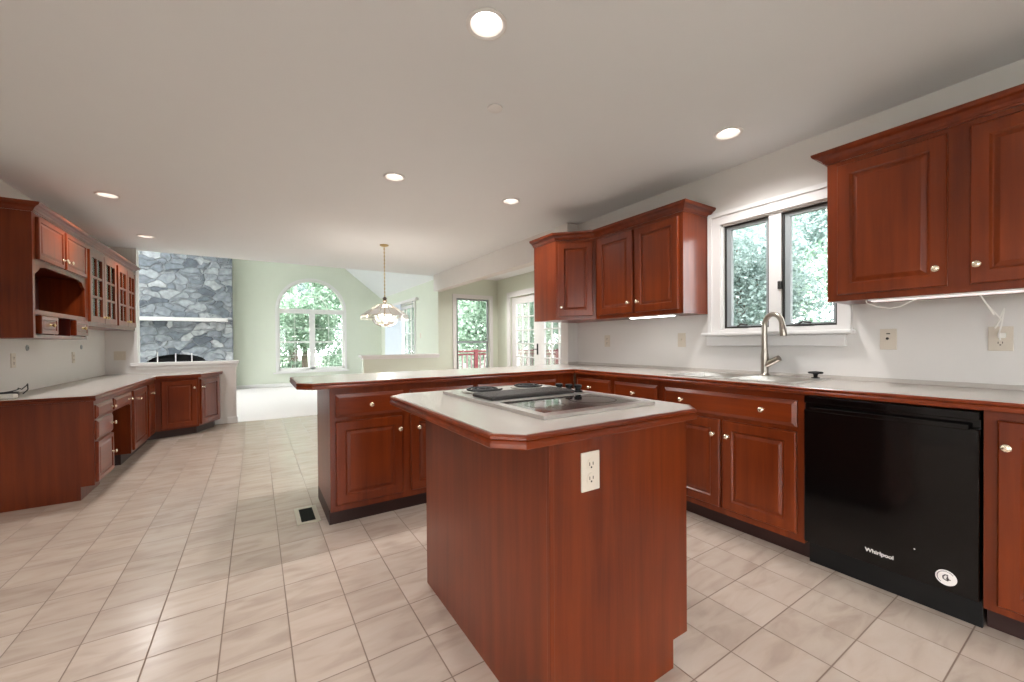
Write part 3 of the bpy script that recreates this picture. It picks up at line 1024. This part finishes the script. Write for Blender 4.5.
u = thing('wall_cabinet', 'cherry two-door wall cabinet right of the sink window', 'cabinet', (UF, 0.930, 0), R90, G_UP)
MB().box(0, 1.05, 0, .329, UZ0, UZ1).build('carcass', CHERRY, u)
door(u, 0.048, 0.457, 1.395, 2.085, (0.424, 1.476))
door(u, 0.526, 0.935, 1.395, 2.085, (0.549, 1.476))
tag(MB().sweep([(XR - .001, 0.930), (UF, 0.930), (UF, -0.12)], crown_prof(UZ1 + .0005)).build('crown_molding', CHERRY_H), 'cherry crown molding along the cabinet right of the sink window', 'molding', 'cherry crown moldings')

u = thing('wall_cabinet', 'cherry two-door wall cabinet left of the sink window', 'cabinet', (UF, 2.715, 0), R90, G_UP)
MB().box(0, 0.900, 0, .329, UZ0, UZ1).build('carcass', CHERRY, u)
door(u, 0.040, 0.440, 1.395, 2.085, (0.402, 1.480))
door(u, 0.465, 0.868, 1.395, 2.085, (0.500, 1.480))

# diagonal corner cabinet: pentagon plan
Pq = [(UF, 2.716), (2.405, 2.985), (2.405, YN - .001), (XR - .001, YN - .001), (XR - .001, 2.716)]
u = thing('corner_wall_cabinet', 'cherry angled corner wall cabinet with a single door', 'cabinet', (0, 0, 0), 0, G_UP)
MB().prism(Pq, UZ0, UZ1).build('carcass', CHERRY, u)
A_, B_ = Vector((2.405, 2.985)), Vector((UF, 2.716))
L_ = (B_ - A_).length
ang = math.atan2((B_ - A_).y, (B_ - A_).x)
d = MB().rect_profile(0.026, L_ - .026, 1.395, 2.085, DOOR_P)
Md = Matrix.Translation((A_.x, A_.y, 0)) @ Matrix.Rotation(ang, 4, 'Z')
d.bm.transform(Md)
do = d.build('door', CHERRY, u)
MB().lathe([(0.0, 0.0), (0.010, 0.0), (0.0055, 0.012), (0.014, 0.021), (0.0115, 0.029), (0, 0.031)], Md @ Matrix.Translation((0.055, -.02, 1.478)) @ Matrix.Rotation(PI / 2, 4, 'X'), n=14).build('knob', KNOBM, do, smooth=True)
tag(MB().sweep([(XR - .001, 1.815), (UF, 1.815), (UF, 2.716), (2.405, 2.985), (2.405, YN)], [(-o, z) for o, z in crown_prof(UZ1 + .0005)]).build('crown_molding', CHERRY_H), 'cherry crown molding along the corner and left-of-window cabinets', 'molding', 'cherry crown moldings')


def undercab(label, x, y0, y1, cordpts, glow):
    t = thing('under_cabinet_light', label, 'light', (x, 0, UZ0), 0, 'slim lights under the wall cabinets')
    MB().box(-.030, .030, y0, y1, -.009, -.0005, bev=.002).build('housing', WHITE, t)
    MB().box(-.024, .024, y0 + .012, y1 - .012, -.015, -.0085, bev=.002).build('diffuser', glow, t)
    for p in cordpts:
        MB().tube(p, .003, n=6).build('cord', CORD, t, smooth=True)
    return t


undercab('glowing slim light under the cabinet left of the sink window', 2.72, 1.93, 2.36, [], TUBEL)
undercab('slim light with dangling white cord under the cabinet right of the sink window', 2.70, -0.10, 0.76,
         [[(0, .775, -.004), (0, .77, -.018), (0, .73, -.040), (0, .68, -.052), (0, .64, -.045), (0, .60, -.022), (0, .575, -.012)],
          [(0.01, .385, -.010), (.04, .37, -.05), (.10, .355, -.10), (.12, .375, -.055), (.15, .34, -.12), (.17, .36, -.16), (.19, .335, -.07), (.20, .345, -.15), (.215, .355, -.19), (.235, .352, -.215)]], TUBEDIM)
pl_ = thing('power_plug', 'white two-prong plug in the right wall outlet below the cabinet', 'plug', (XR - .012, 0.352, 1.168), R90)
MB().box(-.012, .012, -.022, 0.004, -.012, .014, bev=.005).build('body', CORD, pl_)

# ------------------------------------------------------------------ desk run on the left wall
DT = 0.777
DX = -1.035
DY0, DYE = 4.248, YF - .002
dt = thing('desk_countertop', 'pale laminate desk-height worktop with cherry edge along the left wall', 'countertop', (0, 0, 0))
ed = [(XL + .001, DY0 - .016), (DX + .016, DY0 - .016), (DX + .016, 6.40), (-0.600, 6.565), (-0.405, 7.02), (-0.405, DYE)]
inn = [(XL + .001, DY0), (DX, DY0), (DX, 6.411), (-0.612, 6.577), (-0.421, 7.022), (-0.421, DYE), (XL + .001, DYE)]
MB().prism(inn, DT - .038, DT).build('worktop', LAMINATE, dt)
MB().sweep(ed, edge_prof(DT)).build('edge_band', CHERRY_H, dt)
DTOP = DT - .040


def dbase(label, y0, wd, name='base_cabinet'):
    c = thing(name, label, 'cabinet', (DX, y0, 0), L90, G_BASE)
    return c


c = dbase('cherry desk drawer stack with three drawers and broad dark end panel', DY0, .44, 'drawer_cabinet')
prof_c = [(0.0, 0.1), (0.0, DTOP), (0.603, DTOP), (0.603, 0.0), (0.075, 0.0), (0.075, 0.1)]
MB().plate(prof_c, [], lambda a, b, t: (t, a, b), 0, .43).build('carcass', CHERRY, c)
drawer(c, 0.016, .412, 0.600, 0.703, [(.36, .648)])
drawer(c, 0.016, .412, 0.440, 0.586, [(.36, .515)])
drawer(c, 0.016, .412, 0.120, 0.426, [(.36, .275)], prof=SMALL_P)

c = dbase('cherry knee-space pencil drawer with arched apron between the desk cabinets', DY0 + .4305, .62, 'pencil_drawer')
MB().plate([(0, .59), (.02, .575), (.05, .592), (.62 - .05, .592), (.60, .575), (.618, .59), (.618, DTOP), (0, DTOP)], [], lambda a, b, t: (a, t, b), 0, .02).build('apron', CHERRY_H, c)
MB().box(0.001, .617, .02, .5, 0.62, DTOP).build('drawer_box', CHERRY_IN, c)
drawer(c, 0.045, .59, 0.608, 0.703, [(.47, .650)])
MB().box(0.001, .617, .585, .603, 0.0, .62).build('back_panel', CHERRY_IN, c)

c = dbase('cherry single-door desk cabinet beside the knee space', DY0 + 1.05, .66)
base_body(c, .655, .603, DTOP)
door(c, 0.045, .615, 0.122, 0.706, (.20, .612), prof=DOOR_P)
c = dbase('cherry single-door desk cabinet next to the angled cabinet', DY0 + 1.706, .45)
base_body(c, .444, .603, DTOP)
door(c, 0.052, .36, 0.122, 0.706, (.19, .600), prof=SMALL_P)

c = thing('angled_base_cabinet', 'cherry angled cabinet with two doors at the far end of the desk', 'cabinet', (0, 0, 0), 0, G_BASE)
P1, P2, P3 = (DX, 6.425), (-0.632, 6.588), (-0.440, 7.028)
MB().prism([P1, P2, P3, (-0.440, DYE), (XL + .002, DYE), (XL + .002, 6.402), (DX, 6.402)], 0.1, DTOP).build('carcass', CHERRY, c)
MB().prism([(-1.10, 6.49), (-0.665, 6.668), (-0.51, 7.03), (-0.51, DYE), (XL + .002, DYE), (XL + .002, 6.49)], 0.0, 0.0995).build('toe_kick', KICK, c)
for (a, b, kx, x0, x1) in ((P1, P2, -.04, .055, -.02), (P2, P3, .05, .03, -.03)):
    a, b = Vector(a), Vector(b)
    L_ = (b - a).length
    ang = math.atan2((b - a).y, (b - a).x)
    Md = Matrix.Translation((a.x, a.y, 0)) @ Matrix.Rotation(ang, 4, 'Z')
    d = MB().rect_profile(x0, L_ + x1, 0.122, 0.706, DOOR_P)
    d.bm.transform(Md)
    do = d.build('door', CHERRY, c)
    MB().lathe([(0.0, 0.0), (0.010, 0.0), (0.0055, 0.012), (0.014, 0.021), (0.0115, 0.029), (0, 0.031)], Md @ Matrix.Translation((L_ - .055 if kx < 0 else kx + .01, -.02, .605)) @ Matrix.Rotation(PI / 2, 4, 'X'), n=14).build('knob', KNOBM, do, smooth=True)

# desk wall cabinets
LX = -1.333
LD = XL - LX                       # negative; depth .307
DEP = .306
t_ = 0.02
c = thing('open_wall_cabinet', 'cherry wall cabinet with open niche, two upper doors and two little drawers', 'cabinet', (LX, DY0, 0), L90, G_UP)
W_ = 1.075
MB().box(0, t_, .02, DEP, 1.212, UZ1).build('side_panel', CHERRY, c)
MB().box(W_ - t_, W_, .02, DEP, 1.212, UZ1).build('side_panel', CHERRY, c)
MB().box(t_, W_ - t_, DEP - .01, DEP, 1.212, UZ1).build('back_panel', CHERRY_IN, c)
MB().box(t_, W_ - t_, .02, DEP - .01, 1.765, UZ1).build('upper_box', CHERRY_IN, c)
MB().box(t_, W_ - t_, .02, DEP - .01, 1.385, 1.415).build('shelf', CHERRY, c)
MB().box(t_, W_ - t_, .02, DEP - .01, 1.212, 1.236).build('bottom_panel', CHERRY, c)
MB().box(0.075 + .335, 0.075 + .35, .02, DEP - .01, 1.236, 1.385).box(.745, .76, .02, DEP - .01, 1.236, 1.385).build('divider', CHERRY_IN, c)
ff = MB()
ff.plate(rect(0, W_, 1.212, UZ1), [
    rect(.035, W_ - .035, 1.238, 1.383),
    [(.035, 1.418), (W_ - .035, 1.418), (W_ - .035, 1.675), (W_ - .06, 1.69), (W_ - .085, 1.70), (W_ - .12, 1.73), (W_ - .2, 1.745), (.2, 1.745), (.12, 1.73), (.085, 1.70), (.06, 1.69), (.035, 1.675)]],
    lambda a, b, t: (a, t, b), 0, .02)
ff.build('face_frame', CHERRY, c)
door(c, .055, .520, 1.785, 2.090, (.49, 1.85), prof=SMALL_P)
door(c, .560, 1.040, 1.785, 2.090, (.60, 1.85), prof=SMALL_P)
for x0 in (.078, .752):
    dr = MB().rect_profile(x0, x0 + .295, 1.244, 1.378, [(0, -.012), (.004, -.018), (.028, -.018), (.031, -.012), (.040, -.016)]).box(x0 + .005, x0 + .29, .0, .26, 1.246, 1.376).build('drawer_front', CHERRY_H, c)
    knob(dr, x0 + .1475, 1.311, y=-.016, m=BRASS)

G_GL = 'glass-door wall cabinets over the desk'
for k, (y0, wd, lab) in enumerate(((DY0 + 1.0765, .93, 'cherry wall cabinet with two six-pane glass doors, beside the open niche'),
                                   (DY0 + 2.008, .845, 'cherry wall cabinet with two six-pane glass doors, at the far end of the desk'))):
    c = thing('glass_wall_cabinet', lab, 'cabinet', (LX, y0, 0), L90, G_GL)
    z0 = 1.345
    MB().box(0, t_, .02, DEP, z0, UZ1).box(wd - t_, wd, .02, DEP, z0, UZ1).box(t_, wd - t_, .02, DEP, z0, z0 + .02).box(t_, wd - t_, .02, DEP, UZ1 - .03, UZ1).box(t_, wd - t_, DEP - .01, DEP, z0 + .02, UZ1 - .03).build('carcass', CHERRY, c)
    MB().plate(rect(0, wd, z0, UZ1), [rect(.045, wd - .045, z0 + .045, UZ1 - .045)], lambda a, b, t: (a, t, b), 0, .02).build('face_frame', CHERRY, c)
    MB().box(t_, wd - t_, .03, DEP - .01, 1.60, 1.618).build('shelf', CHERRY_IN, c)
    MB().box(t_, wd - t_, .03, DEP - .01, 1.86, 1.878).build('shelf', CHERRY_IN, c)
    dwid = (wd - .08) / 2
    for q in (0, 1):
        x0 = .035 + q * (dwid + .01)
        x1 = x0 + dwid
        dz0, dz1 = z0 + .038, UZ1 - .042
        gx0, gx1, gz0, gz1 = x0 + .065, x1 - .065, dz0 + .06, dz1 - .06
        d = MB().plate(rect(x0, x1, dz0, dz1), [rect(gx0, gx1, gz0, gz1)], lambda a, b, t: (a, t, b), -.02, -.001)
        xm = (gx0 + gx1) / 2
        d.box(xm - .011, xm + .011, -.018, -.005, gz0, gz1)
        for i in (1, 2):
            zz = gz0 + i * (gz1 - gz0) / 3
            d.box(gx0, gx1, -.018, -.005, zz - .011, zz + .011)
        do = d.build('door', CHERRY, c)
        MB().box(gx0 - .008, gx1 + .008, -.0085, -.006, gz0 - .008, gz1 + .008).build('pane', CABGLASS, do)
        knob(do, (x1 - .03) if q == 0 else (x0 + .03), dz0 + .06, m=BRASS)
tag(MB().sweep([(XL + .001, DY0), (LX, DY0), (LX, DY0 + 2.853), (XL + .001, DY0 + 2.853)], crown_prof(UZ1 + .0005)).build('crown_molding', CHERRY_H), 'cherry crown molding along the desk wall cabinets', 'molding', 'cherry crown moldings')

# things on the desk
cd = thing('charger', 'coiled black charger cable with white adapter at the near end of the desk', 'charger', (-1.56, 4.52, DT))
cp = []
for k in range(40):
    a = k * 2 * PI * 2.2 / 40
    cp.append((.0 + .055 * math.cos(a), .09 * math.sin(a), .012 + .0011 * k + .012 * math.sin(a * .5)))
cp += [(.06, .05, .05), (.07, .10, .075), (.065, .13, .085), (.06, .15, .04), (.03, .16, .006)]
MB().tube(cp, .004, n=6).build('cable', BLACKCORD, cd, smooth=True)
MB().box(.0, .09, -.16, -.09, .0005, .03, bev=.006).build('adapter', CORD, cd)

# ------------------------------------------------------------------ ceiling fittings
can_labels = ['glowing recessed ceiling light above the island, nearest the camera', 'glowing recessed ceiling light above the sink run',
              'glowing recessed ceiling light nearer of the two over the desk', 'glowing recessed ceiling light farther of the two over the desk',
              'glowing recessed ceiling light over the left end of the peninsula', 'glowing recessed ceiling light over the peninsula by the corner cabinet',
              'added unseen fill light over the open floor left of the photographer', 'added unseen fill light behind the photographer near the left wall', 'added unseen fill light in the nook nearer the corner cabinet', 'added unseen fill light in the nook nearer its window']
proto = None
for (x, y), lab in zip(CANS, can_labels):
    if proto is None:
        t = thing('recessed_light', lab, 'ceiling light', (x, y, H), 0, 'recessed ceiling lights')
        MB().lathe([(.083, -.0005), (.083, -.006), (.076, -.009), (.066, -.004), (.0655, -.0005)], n=36, cap=False).build('trim_ring', WHITE, t, smooth=True)
        MB().lathe([(.0655, -.003), (.064, .03), (.060, .085), (.052, .115), (0, .12)], n=36, cap=False).build('housing', CAN_IN, t, smooth=True)
        MB().lathe([(0, .026), (.022, .028), (.040, .036), (.048, .048), (.044, .066), (.030, .09), (.02, .112), (0, .112)], n=28).build('bulb', BULB, t, smooth=True)
        proto = t
    else:
        t = copy_tree(proto)
        t.location = (x, y, H)
        t['label'] = lab
    ld = bpy.data.lights.new('can_lamp', 'SPOT')
    ld.energy = CAN_W
    ld.color = (1.0, 0.985, 0.97)
    ld.spot_size = math.radians(150)
    ld.spot_blend = 0.9
    ld.shadow_soft_size = 0.09
    lo = bpy.data.objects.new('can_lamp', ld)
    COL.objects.link(lo)
    lo.parent = t
    lo.location = (0, 0, -0.03)
tag(MB().lathe([(0, -.0005), (.042, -.0005), (.042, -.006), (.036, -.010), (0, -.011)], Matrix.Translation((1.121, 1.910, H)), n=28).build('ceiling_cover', WHITE, smooth=True), 'small round white cover disc on the ceiling above the island', 'ceiling cover')

# chandelier
ch_ = thing('chandelier', 'brass-framed clear glass pendant chandelier hanging above the peninsula', 'chandelier', (1.43, 5.32, H))
MB().lathe([(0, -.0005), (.055, -.0005), (.055, -.010), (.030, -.022), (0, -.026)], n=24).build('canopy', BRASS, ch_, smooth=True)
cn = MB()
for k in range(28):
    z = -.03 - k * .0235
    r_ = .0075
    pts = []
    for a in range(8):
        q = a * 2 * PI / 8
        pts.append((r_ * math.cos(q), 0, z + .015 * math.sin(q)) if k % 2 else (0, r_ * math.cos(q), z + .015 * math.sin(q)))
    cn.tube(pts, .0026, n=5, closed=True)
cn.tube([(0, 0, -.02), (0, 0, -.70)], .003, n=6)
cn.build('chain', BRASS, ch_, smooth=True)
MB().lathe([(0, -.675), (.012, -.678), (.030, -.700), (.018, -.715), (.034, -.730), (.018, -.750), (.022, -.775), (.0, -.78)], n=16).build('hub', mat('hub_bronze', srgb(92, 84, 74), .4, metal=.8), ch_, smooth=True)
fb = MB()
pn = MB()
NP = 12
lev = [(.075, -.775), (.17, -.835), (.30, -.925), (.305, -.965)]
low = [(.165, -.925), (.160, -.985), (.125, -1.035), (.05, -1.06)]
for chain_ in (lev, low):
    for (r0, z0), (r1, z1) in zip(chain_, chain_[1:]):
        for k in range(NP):
            a0, a1 = 2 * PI * k / NP, 2 * PI * (k + 1) / NP
            q = [(r0 * math.cos(a0), r0 * math.sin(a0), z0), (r0 * math.cos(a1), r0 * math.sin(a1), z0), (r1 * math.cos(a1), r1 * math.sin(a1), z1), (r1 * math.cos(a0), r1 * math.sin(a0), z1)]
            pn.face(q)
            fb.tube([q[0], q[3]], .0035, n=5)
            fb.tube([q[3], q[2]], .0032, n=5)
for k in range(NP):
    a0, a1 = 2 * PI * k / NP, 2 * PI * (k + 1) / NP
    fb.tube([(.075 * math.cos(a0), .075 * math.sin(a0), -.775), (.075 * math.cos(a1), .075 * math.sin(a1), -.775)], .0035, n=5)
    fb.tube([(.165 * math.cos(a0), .165 * math.sin(a0), -.925), (.165 * math.cos(a1), .165 * math.sin(a1), -.925)], .0032, n=5)
    if k % 3 == 0:
        fb.tube([(.02 * math.cos(a0), .02 * math.sin(a0), -.77), (.075 * math.cos(a0), .075 * math.sin(a0), -.775)], .004, n=5)
        fb.tube([(.165 * math.cos(a0), .165 * math.sin(a0), -.925), (.30 * math.cos(a0), .30 * math.sin(a0), -.925)], .003, n=5)
CHMET = mat('pale_brass', srgb(238, 232, 218), .25, metal=.6)
fb.build('frame', CHMET, ch_)
pn.build('glass_panels', CRYSTAL, ch_)
for k in range(4):
    a = k * PI / 2 + .4
    s_ = MB().lathe([(0, -.84), (.012, -.84), (.014, -.875), (0, -.876)], Matrix.Translation((.075 * math.cos(a), .075 * math.sin(a), 0)), n=12).tube([(0, 0, -.77), (.075 * math.cos(a), .075 * math.sin(a), -.842)], .004, n=6).build('socket', CHMET, ch_)
    MB().lathe([(0, -.876), (.012, -.878), (.020, -.905), (.016, -.93), (.006, -.955), (0, -.965)], Matrix.Translation((.075 * math.cos(a), .075 * math.sin(a), 0)), n=14).build('bulb', BULB, s_, smooth=True)
ld = bpy.data.lights.new('chandelier_lamp', 'POINT')
ld.energy = 22
ld.color = (1, .9, .8)
ld.shadow_soft_size = .08
lo = bpy.data.objects.new('chandelier_lamp', ld)
COL.objects.link(lo)
lo.parent = ch_
lo.location = (0, 0, -.92)

# ------------------------------------------------------------------ floor register
rv = thing('floor_vent', 'dark slotted floor register with pale metal frame beside the peninsula', 'vent', (0.279, 3.02, 0.0))
MB().plate(rect(-.068, .068, -.148, .148), [rect(-.042, .042, -.118, .118)], lambda a, b, t: (a, b, t), 0.0005, 0.006).build('frame', mat('register_frame', srgb(196, 188, 170), .4, metal=.2), rv)
sl_ = MB().box(-.042, .042, -.118, .118, 0.0005, .002)
for k in range(18):
    yy = -.112 + k * .0131
    sl_.box(-.041, .041, yy, yy + .004, .002, .005)
sl_.build('grille', BLACKM, rv)

# ------------------------------------------------------------------ family room: fireplace, blinds
fp = thing('fireplace', 'grey fieldstone fireplace breast with arched firebox in the far room', 'fireplace', (0, 12.2, 0))
archf = [(-2.10, 0.0), (-1.02, 0.0), (-1.02, .76)] + [(-1.56 + .54 * math.cos(t * PI / 12), .76 + .18 * math.sin(t * PI / 12)) for t in range(1, 12)] + [(-2.10, .76)]
MB().plate([(-2.95, 0.004), (-2.10, 0.004)] + [(-2.10, .76)] + [(-1.56 + .54 * math.cos(t * PI / 12), .76 + .18 * math.sin(t * PI / 12)) for t in range(11, 0, -1)] + [(-1.02, .76), (-1.02, .004), (-0.48, 0.004), (-0.48, 3.7), (-2.95, 3.7)], [], lambda a, b, t: (a, t, b), 0, .298).build('stonework', STONE, fp)
MB().box(-2.10, -1.02, .18, .295, 0.006, .95).build('firebox', FIREBLACK, fp)
mt = thing('mantel_shelf', 'white mantel beam on stone corbel across the fireplace', 'mantel', (0, 12.2, 0))
MB().box(-2.9, -0.57, -.20, -.0005, 1.715, 1.80, bev=.008).build('beam', WHITE, mt)
for xx in (-2.6, -0.86):
    MB().plate([(-.14, 1.714), (-.0005, 1.714), (-.0005, 1.57), (-.05, 1.58), (-.10, 1.64)], [], lambda a, b, t: (xx + t, a, b), -.06, .06).build('corbel', STONE, mt)
fs = thing('fireplace_screen', 'pale metal fire screen with slim upright posts before the firebox', 'screen', (0, 12.05, 0.004))
scr = MB()
for xx in (-1.885, -1.565, -1.27):
    s_ = MB().tube([(xx, 0, .0), (xx, 0, 1.0 if xx < -1.8 and xx > -2 else .96)], .011, n=8).build('post', WHITE, fs)
MB().tube([(-1.9, 0, .06), (-1.26, 0, .06)], .008, n=6).build('rail', WHITE, fs)

bl = thing('vertical_blinds', 'pale blue vertical blinds drawn half across the sliding door', 'blinds', (FX - .06, 0, 0))
MB().box(-.02, .055, 9.15, 11.85, 2.17, 2.235, bev=.004).build('headrail', WHITE, bl)
for k in range(13):
    yy = 10.35 + k * .115
    MB().box(-.012, .012, yy, yy + .10, .05, 2.17).build('slat', BLIND, bl)
MB().tube([(0.0, 9.43, 2.16), (0.0, 9.43, .9)], .008, n=6).build('wand', GREYFR, bl)

# ------------------------------------------------------------------ outdoors
struct(MB().prism(rect(-40, 40, -40, 60), -0.5, -0.4).build('ground', GRASS))
struct(MB().prism([(XD + .13, 5.0), (6.8, 5.0), (6.8, 9.9), (FX + .16, 9.9), (FX + .16, YF + .21), (XD + .13, YF + .21)], -0.12, -0.03).build('deck', REDWOOD))
struct(MB().prism(rect(-9, XL - .16, -6, 3.2), -0.14, -0.06).build('bounce_patio', mat('bounce_concrete', srgb(214, 211, 204), 0.85)))  # unseen pale slab added to bounce daylight up onto the ceiling
rl = thing('deck_railing', 'red deck railing with pale balusters outside the nook window and doors', 'railing', (0, 0, -0.03))
for (a, b) in (((6.7, 5.1), (6.7, 9.8)), ((6.7, 9.8), (3.6, 9.8))):
    for z0, z1, hwid, nm in ((.93, .975, .05, 'top_rail'), (.85, .89, .025, 'upper_rail'), (.08, .12, .025, 'lower_rail')):
        if a[0] == b[0]:
            MB().box(a[0] - hwid, a[0] + hwid, a[1], b[1], z0, z1).build(nm, REDWOOD, rl)
        else:
            MB().box(b[0], a[0], a[1] - hwid, a[1] + hwid, z0, z1).build(nm, REDWOOD, rl)
    Ln = math.hypot(b[0] - a[0], b[1] - a[1])
    n_ = int(Ln / .13)
    for k in range(1, n_):
        x, y = a[0] + (b[0] - a[0]) * k / n_, a[1] + (b[1] - a[1]) * k / n_
        if k % 12 == 0:
            MB().box(x - .045, x + .045, y - .045, y + .045, 0, 1.0).build('post', REDWOOD, rl)
        else:
            MB().box(x - .017, x + .017, y - .017, y + .017, .12, .85).build('baluster', BALW, rl)


def foliage(seed, n, rx_, rz_, size, m):
    r = random.Random(seed)
    vs, fs_ = [], []
    lumps = [(r.uniform(-.75, .75) * rx_, r.uniform(-.75, .75) * rx_, r.uniform(-.8, .85) * rz_, r.uniform(.28, .5) * rx_) for _ in range(34)]
    for i in range(n):
        lx, ly, lz, lr = lumps[i % len(lumps)]
        d = Vector((r.gauss(0, 1), r.gauss(0, 1), r.gauss(0, 1))).normalized() * lr * r.uniform(.55, 1.0)
        c = Vector((lx, ly, lz)) + d
        ax = Vector((r.uniform(-1, 1), r.uniform(-1, 1), r.uniform(-.9, .4))).normalized()
        bb = ax.orthogonal().normalized()
        bb = (Matrix.Rotation(r.uniform(0, 2 * PI), 3, ax) @ bb)
        s = size * r.uniform(.6, 1.3)
        k = len(vs)
        vs += [tuple(c), tuple(c + ax * s * .5 + bb * s * .28), tuple(c + ax * s), tuple(c + ax * s * .5 - bb * s * .28)]
        fs_.append((k, k + 1, k + 2, k + 3))
    me = bpy.data.meshes.new('foliage')
    me.from_pydata(vs, [], fs_)
    me.materials.append(m)
    return me


def tree(me, x, y, hz, sc, label, group):
    t = thing('tree', label, 'tree', (x, y, -0.4), rnd.uniform(0, 6), group)
    MB().tube([(0, 0, 0), (.04, .02, hz * .5), (-.03, .03, hz), (.02, 0, hz + 1.2)], [.16 * sc, .13 * sc, .10 * sc, .04 * sc], n=8).build('trunk', BARK, t, smooth=True)
    o = bpy.data.objects.new('foliage', me)
    COL.objects.link(o)
    o.parent = t
    o.location = (0, 0, hz + .4)
    o.scale = (sc, sc, sc)
    o.rotation_euler = (0, 0, rnd.uniform(0, 6))
    return t


FA = foliage(1, 26000, 1.6, 2.2, .10, LEAF_A)
FB = foliage(2, 26000, 1.6, 2.2, .10, LEAF_B)
FC = foliage(3, 26000, 1.9, 2.8, .15, LEAF_C)
for me, x, y, hz, sc in ((FB, 5.95, 3.15, 1.9, .58), (FA, 6.3, 0.5, 2.0, .6), (FB, 9.0, 5.6, 2.2, .9), (FA, 9.2, 1.6, 2.6, .95), (FB, 14.4, 3.6, 3.2, 1.3)):
    tree(me, x, y, hz, sc, 'leafy green tree outside the sink casement window', 'trees outside the sink window')
for me, x, y, hz, sc in ((FC, -2.4, 17.6, 2.0, .82), (FC, 1.6, 17.0, 1.9, .82), (FC, 5.6, 18.6, 2.1, .82), (FB, 1.6, 23.0, 3.8, 1.5), (FC, -5.8, 24.5, 3.0, 1.4), (FA, 9.4, 23.4, 3.4, 1.6)):
    tree(me, x, y, hz, sc, 'leafy green tree seen through the arched window', 'trees beyond the arched window')
for me, x, y, hz, sc in ((FC, 8.0, 13.6, 2.0, 1.05), (FC, 13.0, 14.0, 2.4, 1.05), (FB, 10.4, 9.4, 2.2, .9), (FC, 15.8, 20.6, 3.6, 1.3), (FC, 17.4, 8.6, 3.4, 1.3)):
    tree(me, x, y, hz, sc, 'leafy green tree beyond the red deck railing', 'trees beyond the deck')
